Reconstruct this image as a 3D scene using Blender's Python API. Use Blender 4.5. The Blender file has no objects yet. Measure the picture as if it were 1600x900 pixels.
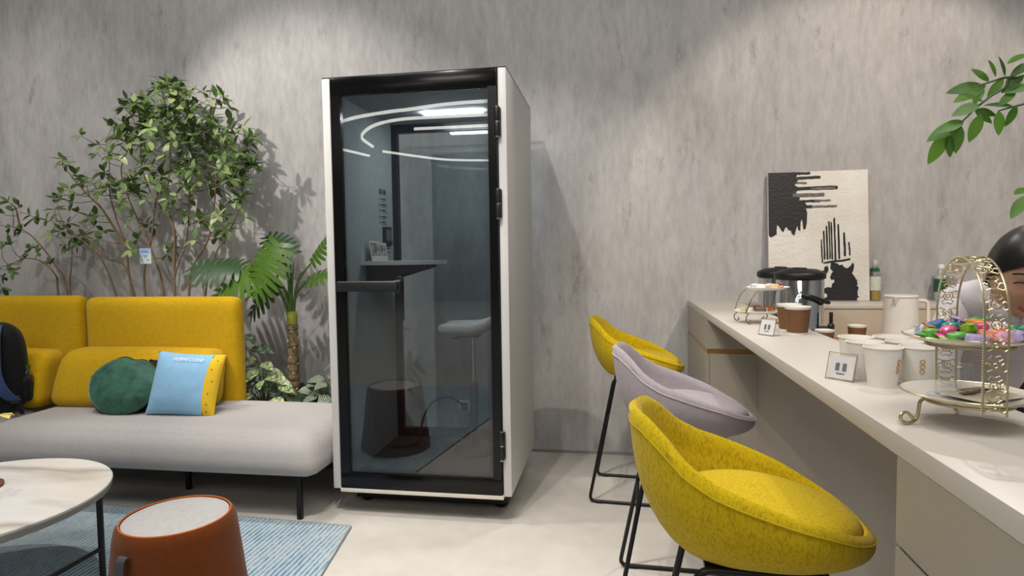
import bpy, bmesh, math, random
from mathutils import Vector, Matrix, noise as mnoise
random.seed(11)
PI = math.pi
scene = bpy.context.scene
COL = scene.collection

# ------------------------------------------------------------------ camera
F_PX, PITCH, ROLL, YAW, CAM_Z = 960.9, 0.0537, -0.0141, 0.1668, 1.35
cam_data = bpy.data.cameras.new('camera')
cam_data.sensor_width = 36.0
cam_data.lens = F_PX / 1600.0 * 36.0
cam_data.clip_start = 0.05
cam = bpy.data.objects.new('camera', cam_data)
COL.objects.link(cam)
_fw = Vector((-math.sin(YAW) * math.cos(PITCH), math.cos(YAW) * math.cos(PITCH), -math.sin(PITCH)))
_rt = Vector((math.cos(YAW), math.sin(YAW), 0))
_up = _rt.cross(_fw)
_rt2 = _rt * math.cos(ROLL) + _up * math.sin(ROLL)
_up2 = _up * math.cos(ROLL) - _rt * math.sin(ROLL)
_m = Matrix((_rt2, _up2, -_fw)).transposed().to_4x4()
_m.translation = Vector((0, 0, CAM_Z))
cam.matrix_world = _m
scene.camera = cam

# ------------------------------------------------------------------ world, exposure
world = bpy.data.worlds.new('hall')
scene.world = world
world.use_nodes = True
world.node_tree.nodes['Background'].inputs[0].default_value = (0.8, 0.9, 1.0, 1)
world.node_tree.nodes['Background'].inputs[1].default_value = 0.3
scene.cycles.transparent_max_bounces = 24
scene.view_settings.view_transform = 'Standard'
scene.view_settings.look = 'None'
scene.view_settings.exposure = 0.06
scene.view_settings.gamma = 1.0
scene.view_settings.use_curve_mapping = False

# ------------------------------------------------------------------ track spots of the hall, plus added soft fill
CEIL_Z = 5.6; LINE_Z = 3.9
def spot(loc, target, watts, angle, blend=0.35, color=(1, .95, .88), radius=.035):
    l = bpy.data.lights.new('track_spot', 'SPOT')
    l.energy = watts; l.spot_size = math.radians(angle); l.spot_blend = blend
    l.color = color; l.shadow_soft_size = radius
    o = bpy.data.objects.new('track_spot', l); COL.objects.link(o)
    o.location = loc
    o.rotation_euler = (Vector(target) - Vector(loc)).to_track_quat('-Z', 'Y').to_euler()
    return o
def fill_light(loc, sx, sy, watts, color=(1, .97, .93)):  # unseen area lamp, added to raise the general light level
    l = bpy.data.lights.new('ambient_fill', 'AREA'); l.shape = 'RECTANGLE'
    l.size = sx; l.size_y = sy; l.energy = watts; l.color = color
    o = bpy.data.objects.new('ambient_fill', l); COL.objects.link(o); o.location = loc
    return o
WARM, NEUT, COOL = (1, .87, .72), (1, .94, .87), (.88, .94, 1.0)
TRACK_Z = 3.8
SPOTS = [      # place, aim, power, cone, edge, tint
    ((-4.5, 1.6), (-4.4, 4.1, 1.5), 75, 66, .8, NEUT),
    ((-3.1, 1.9), (-2.1, 4.0, 1.75), 230, 56, .6, NEUT),
    ((-1.03, 1.26), (-.6, 3.6, .7), 125, 60, .4, NEUT),
    ((1.75, 1.6), (1.45, 4.1, 1.3), 180, 58, .35, WARM),
    ((1.45, 3.25), (.55, 1.2, .9), 100, 62, .4, NEUT),
    ((-.35, 3.2), (.2, 1.7, .5), 95, 60, .4, NEUT),
    ((-.75, 1.35), (-.35, 2.3, 0), 120, 52, .4, NEUT),
    ((-1.9, 2.75), (-1.5, 2.1, 0), 130, 64, .4, NEUT),
    ((-3.3, 2.7), (-2.6, 2.2, .3), 85, 64, .4, NEUT),
]
for s_ in SPOTS:
    spot((s_[0][0], s_[0][1], TRACK_Z), s_[1], s_[2] * 1.08, *s_[3:])
fill_light((-2.4, .3, 5.5), 2.4, 2.4, 118)
fill_light((1.6, -.6, 5.5), 2.4, 2.4, 118)
fill_light((-1.5, -6.0, 5.5), 3.0, 3.0, 190)

# ------------------------------------------------------------------ colour and material helpers
def lin(c):
    return c / 12.92 if c <= .04045 else ((c + .055) / 1.055) ** 2.4
def rgb(h):
    h = h.lstrip('#')
    return tuple(lin(int(h[i:i + 2], 16) / 255) for i in (0, 2, 4)) + (1,)
def mixc(a, b, t):
    return tuple(a[i] * (1 - t) + b[i] * t for i in range(3)) + (1,)

class NT:
    def __init__(s, name):
        s.m = bpy.data.materials.new(name); s.m.use_nodes = True
        s.t = s.m.node_tree; s.b = s.t.nodes['Principled BSDF']; s.out = s.t.nodes['Material Output']
    def n(s, typ, **kw):
        nd = s.t.nodes.new(typ)
        for k, v in kw.items():
            if k.startswith('i_'):
                key = k[2:]; key = int(key) if key.isdigit() else key.replace('_', ' ')
                nd.inputs[key].default_value = v
            else:
                setattr(nd, k, v)
        return nd
    def l(s, a, b):
        s.t.links.new(a, b)
    def ramp(s, fac, stops):
        r = s.n('ShaderNodeValToRGB'); e = r.color_ramp.elements
        e[0].position, e[0].color = stops[0]; e[1].position, e[1].color = stops[-1]
        for p, c in stops[1:-1]:
            x = e.new(p); x.color = c
        s.l(fac, r.inputs[0]); return r.outputs[0]
    def coords(s, scale=(1, 1, 1), kind='Object', rot=(0, 0, 0)):
        tc = s.n('ShaderNodeTexCoord'); mp = s.n('ShaderNodeMapping')
        mp.inputs['Scale'].default_value = scale; mp.inputs['Rotation'].default_value = rot
        s.l(tc.outputs[kind], mp.inputs[0]); return mp.outputs[0]
    def noise(s, vec, scale, detail=4, rough=.55):
        nn = s.n('ShaderNodeTexNoise'); nn.inputs['Scale'].default_value = scale
        nn.inputs['Detail'].default_value = detail; nn.inputs['Roughness'].default_value = rough
        s.l(vec, nn.inputs['Vector']); return nn.outputs['Fac']
    def bump(s, fac, strength, dist=.01):
        b = s.n('ShaderNodeBump'); b.inputs['Strength'].default_value = strength; b.inputs['Distance'].default_value = dist
        s.l(fac, b.inputs['Height']); s.l(b.outputs[0], s.b.inputs['Normal']); return b

def plain(name, col, rough=.5, metal=0, var=.06, scale=18, bump=0, spec=.5, coat=0, sheen=0):
    """a painted, plastic or metal surface with a little uneven tone"""
    k = NT(name); c = rgb(col) if isinstance(col, str) else col
    v = k.coords()
    f = k.noise(v, scale, 3)
    col_o = k.ramp(f, [(.3, tuple(x * (1 - var) for x in c[:3]) + (1,)), (.7, tuple(min(1, x * (1 + var)) for x in c[:3]) + (1,))])
    k.l(col_o, k.b.inputs['Base Color'])
    k.b.inputs['Roughness'].default_value = rough; k.b.inputs['Metallic'].default_value = metal
    k.b.inputs['Specular IOR Level'].default_value = spec
    k.b.inputs['Coat Weight'].default_value = coat
    k.b.inputs['Sheen Weight'].default_value = sheen
    if bump: k.bump(f, bump, .004)
    return k.m
def fabric(name, col, heather=.12, fine=420, coarse=60, bump=.35, stretch=(1, 1, 1), rough=.95, col2=None):
    """woven cloth: fine weave bump and a heathered thread colour"""
    k = NT(name); c = rgb(col)
    v = k.coords(stretch)
    f1 = k.noise(v, fine, 2); f2 = k.noise(v, coarse, 4, .65)
    mx = k.n('ShaderNodeMix', data_type='FLOAT'); mx.inputs[0].default_value = .5
    k.l(f1, mx.inputs[2]); k.l(f2, mx.inputs[3])
    d = rgb(col2) if col2 else tuple(x * (1 - 2.2 * heather) for x in c[:3]) + (1,)
    o = k.ramp(mx.outputs[0], [(.34, d), (.5, c), (.66, tuple(min(1, x * (1 + heather)) for x in c[:3]) + (1,))])
    k.l(o, k.b.inputs['Base Color']); k.b.inputs['Roughness'].default_value = rough
    k.b.inputs['Specular IOR Level'].default_value = .2; k.b.inputs['Sheen Weight'].default_value = .08
    k.bump(f1, bump, .0015)
    return k.m
def leafmat(name, dark, light, rough=.4, trans=.25):
    """leaf: green with light veins of tone and some light passing through"""
    k = NT(name)
    v = k.coords((1, 1, 1))
    oi = k.n('ShaderNodeObjectInfo')
    f = k.noise(v, 45, 3)
    ad = k.n('ShaderNodeMath', operation='MULTIPLY_ADD'); ad.inputs[1].default_value = .7
    k.l(oi.outputs['Random'], ad.inputs[0])
    sc = k.n('ShaderNodeMath', operation='MULTIPLY'); sc.inputs[1].default_value = .45; k.l(f, sc.inputs[0]); k.l(sc.outputs[0], ad.inputs[2])
    o = k.ramp(ad.outputs[0], [(.1, rgb(dark)), (.95, rgb(light))])
    k.l(o, k.b.inputs['Base Color']); k.b.inputs['Roughness'].default_value = rough
    tr = k.n('ShaderNodeBsdfTranslucent'); k.l(o, tr.inputs[0])
    mx = k.n('ShaderNodeMixShader'); mx.inputs[0].default_value = trans
    k.l(k.b.outputs[0], mx.inputs[1]); k.l(tr.outputs[0], mx.inputs[2]); k.l(mx.outputs[0], k.out.inputs[0])
    return k.m
def glass(name, tint, reflect=1.0, rough=.0, ior=1.5):
    """thin pane: what lies behind shows through the tint, the rest mirrors"""
    k = NT(name); k.t.nodes.remove(k.b)
    tr = k.n('ShaderNodeBsdfTransparent'); tr.inputs[0].default_value = tint
    gl = k.n('ShaderNodeBsdfGlossy'); gl.inputs['Roughness'].default_value = rough
    fr = k.n('ShaderNodeFresnel'); ge = k.n('ShaderNodeNewGeometry')
    io = k.n('ShaderNodeMapRange'); k.l(ge.outputs['Backfacing'], io.inputs[0]); io.inputs[3].default_value = ior; io.inputs[4].default_value = 1 / ior
    k.l(io.outputs[0], fr.inputs[0])      # the far side of the pane mirrors no more than the near side
    mu = k.n('ShaderNodeMath', operation='MULTIPLY', use_clamp=True); mu.inputs[1].default_value = reflect
    k.l(fr.outputs[0], mu.inputs[0])
    mx = k.n('ShaderNodeMixShader'); k.l(mu.outputs[0], mx.inputs[0]); k.l(tr.outputs[0], mx.inputs[1]); k.l(gl.outputs[0], mx.inputs[2])
    k.l(mx.outputs[0], k.out.inputs[0])
    return k.m
def emit(name, col, strength):
    k = NT(name); k.b.inputs['Base Color'].default_value = col
    k.b.inputs['Emission Color'].default_value = col; k.b.inputs['Emission Strength'].default_value = strength
    return k.m

# ------------------------------------------------------------------ mesh helpers
class MB:
    """collects geometry and links it as ONE mesh object"""
    def __init__(s): s.v = []; s.f = []
    def add(s, verts, faces, mtx=None):
        o = len(s.v)
        s.v += [tuple(mtx @ Vector(p)) if mtx else tuple(p) for p in verts]
        s.f += [tuple(i + o for i in f) for f in faces]; return s
    def box(s, x0, x1, y0, y1, z0, z1, mtx=None):
        return s.add([(x0, y0, z0), (x1, y0, z0), (x1, y1, z0), (x0, y1, z0), (x0, y0, z1), (x1, y0, z1), (x1, y1, z1), (x0, y1, z1)],
                     [(3, 2, 1, 0), (4, 5, 6, 7), (0, 1, 5, 4), (1, 2, 6, 5), (2, 3, 7, 6), (3, 0, 4, 7)], mtx)
    def rbox(s, x0, x1, y0, y1, z0, z1, r=.005, seg=2, mtx=None):
        bm = bmesh.new(); bmesh.ops.create_cube(bm, size=1)
        for v in bm.verts:
            v.co = ((x0 + x1) / 2 + v.co.x * (x1 - x0), (y0 + y1) / 2 + v.co.y * (y1 - y0), (z0 + z1) / 2 + v.co.z * (z1 - z0))
        r = min(r, (x1 - x0) * .49, (y1 - y0) * .49, (z1 - z0) * .49)
        bmesh.ops.bevel(bm, geom=list(bm.edges), offset=r, segments=seg, profile=.5, affect='EDGES')
        bm.verts.index_update()
        s.add([tuple(v.co) for v in bm.verts], [tuple(v.index for v in f.verts) for f in bm.faces], mtx); bm.free(); return s
    def prism(s, poly, z0, z1, mtx=None):
        n = len(poly)
        vs = [(p[0], p[1], z0) for p in poly] + [(p[0], p[1], z1) for p in poly]
        fs = [tuple(range(n))[::-1], tuple(range(n, 2 * n))] + [(i, (i + 1) % n, n + (i + 1) % n, n + i) for i in range(n)]
        return s.add(vs, fs, mtx)
    def lathe(s, prof, n=32, mtx=None, close=False):
        vs = []; fs = []
        m = len(prof)
        for r, z in prof:
            for i in range(n):
                a = 2 * PI * i / n; vs.append((r * math.cos(a), r * math.sin(a), z))
        for j in range(m if close else m - 1):
            k = (j + 1) % m
            for i in range(n):
                i2 = (i + 1) % n; fs.append((j * n + i, j * n + i2, k * n + i2, k * n + i))
        if not close:
            if prof[0][0] > 1e-6: fs.append(tuple(range(n))[::-1])
            if prof[-1][0] > 1e-6: fs.append(tuple(range((m - 1) * n, m * n)))
        return s.add(vs, fs, mtx)
    def tube(s, pts, r, n=8, closed=False, mtx=None):
        pts = [Vector(p) for p in pts]; N = len(pts)
        rs = r if isinstance(r, (list, tuple)) else [r] * N
        vs = []; fs = []; prev = None
        for i in range(N):
            if closed: t = (pts[(i + 1) % N] - pts[i - 1])
            else: t = pts[min(i + 1, N - 1)] - pts[max(i - 1, 0)]
            t = t.normalized() if t.length > 1e-9 else Vector((0, 0, 1))
            if prev is None:
                a = Vector((0, 0, 1)) if abs(t.z) < .9 else Vector((1, 0, 0)); u = t.cross(a).normalized()
            else:
                u = (prev - t * prev.dot(t))
                u = u.normalized() if u.length > 1e-6 else t.orthogonal().normalized()
            prev = u; w = t.cross(u)
            for k in range(n):
                a = 2 * PI * k / n; vs.append(pts[i] + (u * math.cos(a) + w * math.sin(a)) * rs[i])
        for i in range(N if closed else N - 1):
            j = (i + 1) % N
            for k in range(n):
                k2 = (k + 1) % n; fs.append((i * n + k, i * n + k2, j * n + k2, j * n + k))
        if not closed:
            fs.append(tuple(range(n))[::-1]); fs.append(tuple(range((N - 1) * n, N * n)))
        return s.add(vs, fs, mtx)
    def cushion(s, hx, hy, hz, r, puff=(0, 0, 0), n=14, warp=None, mtx=None):
        """rounded, slightly puffed block centred on the origin; half sizes hx, hy, hz"""
        bm = bmesh.new(); H = (hx, hy, hz); key = {}
        g = [math.sin((i / n - .5) * PI) for i in range(n + 1)]
        def vert(p):
            q = tuple(round(x, 5) for x in p)
            if q in key: return key[q]
            P = [p[i] * H[i] for i in range(3)]
            inn = [max(-(H[i] - r), min(H[i] - r, P[i])) for i in range(3)]
            d = Vector([P[i] - inn[i] for i in range(3)])
            L = d.length
            out = Vector(inn) + (d / L * min(r, max(L, r)) if L > 1e-9 else Vector((0, 0, 0)))
            for a in range(3):
                if puff[a]:
                    b, c = (a + 1) % 3, (a + 2) % 3
                    w = (1 - min(1, abs(p[b])) ** 2) * (1 - min(1, abs(p[c])) ** 2)
                    out[a] += puff[a] * w * (out[a] / H[a])
            if warp: out = Vector(warp(out))
            v = bm.verts.new(out); key[q] = v; return v
        for a in range(3):
            b, c = (a + 1) % 3, (a + 2) % 3
            for sgn in (-1, 1):
                for i in range(n):
                    for j in range(n):
                        q = []
                        for (u, w) in ((i, j), (i + 1, j), (i + 1, j + 1), (i, j + 1)):
                            p = [0, 0, 0]; p[a] = sgn; p[b] = g[u]; p[c] = g[w]; q.append(vert(p))
                        if sgn < 0: q.reverse()
                        try: bm.faces.new(q)
                        except ValueError: pass
        bm.verts.index_update()
        s.add([tuple(v.co) for v in bm.verts], [tuple(v.index for v in f.verts) for f in bm.faces], mtx); bm.free(); return s
    def mesh(s, name, smooth=True, angle=40):
        me = bpy.data.meshes.new(name); me.from_pydata(s.v, [], s.f); me.validate()
        bm = bmesh.new(); bm.from_mesh(me); bmesh.ops.recalc_face_normals(bm, faces=bm.faces)
        if smooth:
            ca = math.radians(angle)
            for e in bm.edges:
                if len(e.link_faces) == 2 and e.calc_face_angle(0) > ca: e.smooth = False
            for f in bm.faces: f.smooth = True
        bm.to_mesh(me); bm.free()
        return me
    def build(s, name, mat, parent=None, smooth=True, angle=40):
        return obj(name, s.mesh(name, smooth, angle), mat, parent)

def obj(name, me, mat, parent=None):
    o = bpy.data.objects.new(name, me)
    if mat is not None and not me.materials: me.materials.append(mat)
    COL.objects.link(o)
    if parent is not None: o.parent = parent
    return o
def tag(o, label, cat, group=None, kind=None):
    o['label'] = label; o['category'] = cat
    if group: o['group'] = group
    if kind: o['kind'] = kind
    return o
def thing(name, label, cat, loc=(0, 0, 0), rz=0, group=None):
    o = bpy.data.objects.new(name, None); o.empty_display_size = .1; COL.objects.link(o)
    o.location = loc; o.rotation_euler = (0, 0, rz)
    return tag(o, label, cat, group)
def structure(o):
    o['kind'] = 'structure'; return o
def copy_tree(o, parent=None):
    c = o.copy(); COL.objects.link(c)
    if parent is not None: c.parent = parent
    for ch in o.children: copy_tree(ch, c)
    return c
def rounded(pts, r, seg=5, closed=False):
    """polyline with its corners rounded"""
    P = [Vector(p) for p in pts]; out = []; N = len(P)
    for i in range(N):
        if not closed and i in (0, N - 1): out.append(P[i]); continue
        a, b, c = P[i - 1], P[i], P[(i + 1) % N]
        d1 = (a - b); d2 = (c - b); rr = min(r, d1.length * .45, d2.length * .45)
        p1 = b + d1.normalized() * rr; p2 = b + d2.normalized() * rr
        for k in range(seg + 1):
            t = k / seg; out.append(p1 * (1 - t) ** 2 + b * 2 * t * (1 - t) + p2 * t * t)
    return out
def spline(pts, m=4):
    """smooth curve through the points"""
    P = [Vector(p) for p in pts]; out = []
    for i in range(len(P) - 1):
        a = P[max(i - 1, 0)]; b = P[i]; c = P[i + 1]; d = P[min(i + 2, len(P) - 1)]
        for k in range(m):
            t = k / m
            out.append(.5 * ((2 * b) + (c - a) * t + (2 * a - 5 * b + 4 * c - d) * t * t + (3 * b - a - 3 * c + d) * t ** 3))
    out.append(P[-1]); return out
def T(x=0, y=0, z=0): return Matrix.Translation((x, y, z))
def R(a, ax): return Matrix.Rotation(a, 4, ax)

# ================================================================== the setting
WALL_Y = 4.126
def wall_material():
    k = NT('concrete_wall')
    v = k.coords((1, 1, .30)); v2 = k.coords((1, 1, .36)); v3 = k.coords((1, 1, 1))
    a = k.noise(v2, 1.6, 6, .62); b = k.noise(v, 6.5, 8, .7); c = k.noise(v, 30, 6, .7); st = k.noise(v2, 6.5, 10, .8)
    base = k.ramp(a, [(.3, rgb('abaaaa')), (.5, rgb('b6b4b4')), (.7, rgb('c0bebd'))])
    m1 = k.n('ShaderNodeMix', data_type='RGBA', blend_type='MULTIPLY'); m1.inputs[0].default_value = 1.0
    k.l(base, m1.inputs[6]); k.l(k.ramp(b, [(.3, (.80, .79, .78, 1)), (.5, (.97, .97, .97, 1)), (.7, (1.06, 1.06, 1.05, 1))]), m1.inputs[7])
    m2 = k.n('ShaderNodeMix', data_type='RGBA', blend_type='MULTIPLY'); m2.inputs[0].default_value = .8
    k.l(m1.outputs[2], m2.inputs[6]); k.l(k.ramp(c, [(.3, (.8, .79, .78, 1)), (.6, (1.02, 1.02, 1.02, 1))]), m2.inputs[7])
    m3 = k.n('ShaderNodeMix', data_type='RGBA', blend_type='MIX')
    k.l(k.ramp(st, [(.31, (.6, .6, .6, 1)), (.42, (0, 0, 0, 1))]), m3.inputs[0])
    k.l(m2.outputs[2], m3.inputs[6]); m3.inputs[7].default_value = rgb('6f6862')
    k.l(m3.outputs[2], k.b.inputs['Base Color'])
    k.b.inputs['Roughness'].default_value = .75; k.b.inputs['Specular IOR Level'].default_value = .25
    k.bump(c, .12, .004)
    return k.m
def floor_material():
    k = NT('concrete_floor')
    v = k.coords()
    a = k.noise(v, 1.3, 6, .6); b = k.noise(v, 9, 6, .65)
    m1 = k.n('ShaderNodeMix', data_type='RGBA', blend_type='MULTIPLY'); m1.inputs[0].default_value = .6
    k.l(k.ramp(a, [(.3, rgb('b9b4ac')), (.7, rgb('cac5bd'))]), m1.inputs[6]); k.l(k.ramp(b, [(.3, (.88, .88, .88, 1)), (.7, (1.05, 1.05, 1.05, 1))]), m1.inputs[7])
    k.l(m1.outputs[2], k.b.inputs['Base Color'])
    k.l(k.ramp(b, [(.3, (.42, .42, .42, 1)), (.7, (.6, .6, .6, 1))]), k.b.inputs['Roughness'])
    k.b.inputs['Specular IOR Level'].default_value = .35
    return k.m
M_WALL = wall_material(); M_FLOOR = floor_material()
M_HALL = plain('hall_paint', 'a9abad', .85); M_CEIL = plain('ceiling_paint', '9a9c9e', .9)
XL, XR, YB = -7.5, 5.2, -11.5
structure(MB().box(XL, XR, YB, WALL_Y, -.1, 0).build('floor', M_FLOOR, smooth=False))
structure(MB().box(XL, XR, WALL_Y, WALL_Y + .12, 0, CEIL_Z).build('wall_back', M_WALL, smooth=False))
structure(MB().box(XL - .12, XL, YB, WALL_Y, 0, CEIL_Z).build('wall_left', M_HALL, smooth=False))
structure(MB().box(XR, XR + .12, YB, WALL_Y, 0, CEIL_Z).build('wall_right', M_HALL, smooth=False))
structure(MB().box(XL, XR, YB - .12, YB, 0, CEIL_Z).build('wall_front', M_HALL, smooth=False))
structure(MB().box(XL, XR, YB, WALL_Y, CEIL_Z, CEIL_Z + .1).build('ceiling', M_CEIL, smooth=False))
structure(MB().box(XL, .464, WALL_Y - .006, WALL_Y, 0, .018).build('baseboard_back', plain('base_strip', '8d8a86', .6), smooth=False))

# light lines of the ceiling behind the camera (they mirror in the booth door)
M_LED = emit('led_line', (1, .97, .88, 1), 6.0)
def led(pts, label, w=.02):
    mb = MB(); P = [Vector((p[0], p[1], 0)) for p in pts]
    if len(P) > 2: P = [Vector((q.x, q.y, 0)) for q in spline(P, 5)]
    L = []; Rr = []
    for i, p in enumerate(P):
        t = (P[min(i + 1, len(P) - 1)] - P[max(i - 1, 0)]).normalized(); nn = Vector((-t.y, t.x, 0)) * w
        L.append(p + nn); Rr.append(p - nn)
    n = len(P); z0, z1 = LINE_Z, LINE_Z + .05
    vs = [(p.x, p.y, z0) for p in L] + [(p.x, p.y, z0) for p in Rr] + [(p.x, p.y, z1) for p in L] + [(p.x, p.y, z1) for p in Rr]
    fs = []
    for i in range(n - 1):
        fs += [(i, i + 1, n + i + 1, n + i), (2 * n + i, 3 * n + i, 3 * n + i + 1, 2 * n + i + 1), (i, 2 * n + i, 2 * n + i + 1, i + 1), (n + i, n + i + 1, 3 * n + i + 1, 3 * n + i)]
    fs += [(0, n, 3 * n, 2 * n), (n - 1, 3 * n - 1, 4 * n - 1, 2 * n - 1)]
    mb.add(vs, fs)
    return tag(mb.build('light_line', M_LED, smooth=False), label, 'ceiling light', 'light lines on the hall ceiling')
led([(-5.45, -5.46), (-4.81, -4.97), (-4.07, -4.66), (-3.54, -4.53), (-2.79, -4.32), (-1.98, -4.28), (-.9, -4.4), (.4, -4.9)], 'long white arc of light on the hall ceiling, nearest the booth')
led([(.2, -5.3), (-2.26, -5.24), (-3.04, -5.22), (-3.91, -5.24), (-4.54, -5.55), (-5.05, -6.14), (-5.41, -6.84), (-5.58, -7.86)], 'hooked white line of light on the hall ceiling')
led([(-4.0, -6.15), (-2.4, -6.17)], 'short straight white light line on the hall ceiling')
led([(-6.54, -7.5), (-6.17, -9.07)], 'slanted white light line at the far left of the hall ceiling')
led([(-5.59, -8.51), (-5.08, -9.35), (-4.41, -10.19), (-3.24, -10.62)], 'faint far curve of light on the hall ceiling')

# ================================================================== the phone booth
BX0, BX1, BY0, BY1, BZ0, BZ1 = -1.47, -.517, 2.98, 3.86, .136, 2.258
M_WHITE = plain('white_panel', 'c9c8c6', .45, var=.02)
M_BLACK = plain('black_gloss', '070708', .18, var=.1, spec=.3)
M_BLKM = plain('black_matt', '121214', .45, var=.1)
M_STEEL = plain('brushed_steel', 'b9b4aa', .3, 1.0, var=.1)
M_FELT = fabric('grey_felt', '8f9698', .08, 300, 25)
M_CARPET = fabric('booth_carpet', '383431', .25, 260, 40)
M_DOORGLASS = glass('door_glass', (.76, .79, .80, 1), 1.7)
M_BACKGLASS = glass('back_glass', (.80, .84, .86, 1), .6)
booth = thing('phone_booth', 'tall white phone booth with black framed glass door against concrete wall', 'phone booth', (BX0, BY0, 0))
W, D = BX1 - BX0, BY1 - BY0
ww = .042   # wall thickness
def bl(mb, name, mat, parent=booth, smooth=True): return mb.build(name, mat, parent, smooth)
side = MB().rbox(0, ww, 0, D, BZ0, BZ1, .004); p = bl(side, 'side_panel', M_WHITE)
lining = MB().box(ww, ww + .012, .05, D - .05, BZ0 + .03, BZ1 - .05); l_ = bl(lining, 'wall_lining', M_FELT, p)
side = MB().rbox(W - ww, W, 0, D, BZ0, BZ1, .004); p2 = bl(side, 'side_panel', M_WHITE)
bl(MB().box(W - ww - .012, W - ww, .05, D - .05, BZ0 + .03, BZ1 - .05), 'wall_lining', M_FELT, p2)
rf = bl(MB().rbox(ww, W - ww, .03, D, BZ1 - .05, BZ1 - .004, .003), 'roof', M_BLKM)
bl(MB().box(ww + .012, W - ww - .012, .06, D - .04, BZ1 - .066, BZ1 - .05), 'ceiling_lining', M_FELT, rf)
bl(MB().rbox(0, W, 0, D, BZ1 - .001, BZ1 + .005, .002), 'roof_edge', M_BLKM)
fl = bl(MB().rbox(ww, W - ww, .03, D - .02, BZ0, BZ0 + .03, .003), 'booth_floor', M_BLKM)
bl(MB().box(ww + .01, W - ww - .01, .06, D - .05, BZ0 + .03, BZ0 + .036), 'carpet', M_CARPET, fl)
bl(MB().rbox(.05, W - .05, .17, D - .05, .022, BZ0 - .002, .006), 'plinth', M_BLKM)
for cx_, cy_ in ((.1, .22), (W - .1, .22), (.1, D - .1), (W - .1, D - .1)):
    bl(MB().lathe([(.0, 0), (.03, 0), (.034, .012), (.02, .020), (.012, .022), (0, .022)], 16, T(cx_, cy_, 0)), 'levelling_foot', M_BLKM)
bl(MB().rbox(.36, .72, .52, .58, BZ1 - .078, BZ1 - .066, .004), 'ceiling_lamp', emit('booth_lamp', (.95, .98, 1, 1), 75.0), rf)
# back: framed pane
bf = MB().box(ww, ww + .05, D - .045, D - .005, BZ0 + .03, BZ1 - .05).box(W - ww - .05, W - ww, D - .045, D - .005, BZ0 + .03, BZ1 - .05)
bf.box(ww + .05, W - ww - .05, D - .045, D - .005, BZ1 - .12, BZ1 - .05).box(ww + .05, W - ww - .05, D - .045, D - .005, BZ0 + .03, BZ0 + .09)
bfo = bl(bf, 'back_frame', plain('navy_frame', '161b2a', .3), smooth=False)
bl(MB().box(ww + .05, W - ww - .05, D - .03, D - .022, BZ0 + .09, BZ1 - .12), 'back_pane', M_BACKGLASS, bfo, False)
# door
dx0, dx1, dz0, dz1 = ww + .006, W - ww - .004, BZ0 + .008, BZ1 - .003
gx0, gx1, gz0, gz1 = .100, W - .090, .228, 2.166
dm = MB().rbox(dx0, dx1, -.012, .022, gz1, dz1, .004).rbox(dx0, dx1, -.012, .022, dz0, gz0, .004)
dm.box(dx0 + .002, gx0, -.0115, .022, gz0 - .004, gz1 + .004).box(gx1, dx1 - .002, -.0115, .022, gz0 - .004, gz1 + .004)
door = bl(dm, 'door', M_BLACK)
bl(MB().box(gx0 - .004, gx1 + .004, -.002, .006, gz0 - .004, gz1 + .004), 'door_pane', M_DOORGLASS, door, False)
hb = MB().rbox(.070, .395, -.052, -.028, 1.175, 1.228, .008, 3)
hb.rbox(.36, .405, -.032, .03, 1.165, 1.232, .012, 3).rbox(.072, .098, -.032, -.010, 1.18, 1.222, .004)
bl(hb, 'handle', M_BLKM, door)
bl(MB().rbox(.36, .40, .02, .045, 1.02, 1.25, .01, 3), 'inner_latch', M_BLKM, door)
bl(MB().rbox(.045, W - .04, -.014, .02, BZ0 - .012, BZ0 + .008, .002), 'door_sill', plain('sill_metal', 'd9d3c8', .4, .2))
for zc in (1.996, 1.601, .400):
    h = MB()
    for a, b in ((-.07, -.004), (.004, .07)):
        h.lathe([(0, a), (.013, a), (.0145, a + .004), (.0145, b - .004), (.013, b), (0, b)], 14, T(W - ww - .002, -.014, zc))
    h.box(W - ww - .002, W - ww + .014, -.006, 0, zc - .068, zc + .068)
    ho = bl(h, 'hinge', M_BLKM)
    for q in (-.073, 0, .071):
        bl(MB().lathe([(0, -.003), (.012, -.003), (.012, .003), (0, .003)], 12, T(W - ww - .002, -.014, zc + q)), 'pin_ring', M_STEEL, ho)
# dotted print round the door pane: two rows of dots a side
dots = MB()
def dot(x, z, r):
    n = 5
    dots.add([(x + r * math.cos(2 * PI * i / n), -.0026, z + r * math.sin(2 * PI * i / n)) for i in range(n)], [tuple(range(n))])
for row in range(4):
    off = .004 + row * .0065; rr = .0026 - row * .00045; st_ = .0075
    nx = int((gx1 - gx0 - .01) / st_); nz = int((gz1 - gz0 - .01) / st_)
    for i in range(nx):
        x = gx0 + .005 + (i + (row % 2) * .5) * st_; dot(x, gz0 + off, rr); dot(x, gz1 - off, rr)
    for i in range(nz):
        z = gz0 + .005 + (i + (row % 2) * .5) * st_; dot(gx0 + off, z, rr); dot(gx1 - off, z, rr)
do = bl(dots, 'printed_dots', M_BLKM, door, False); do['kind'] = 'stuff'
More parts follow.
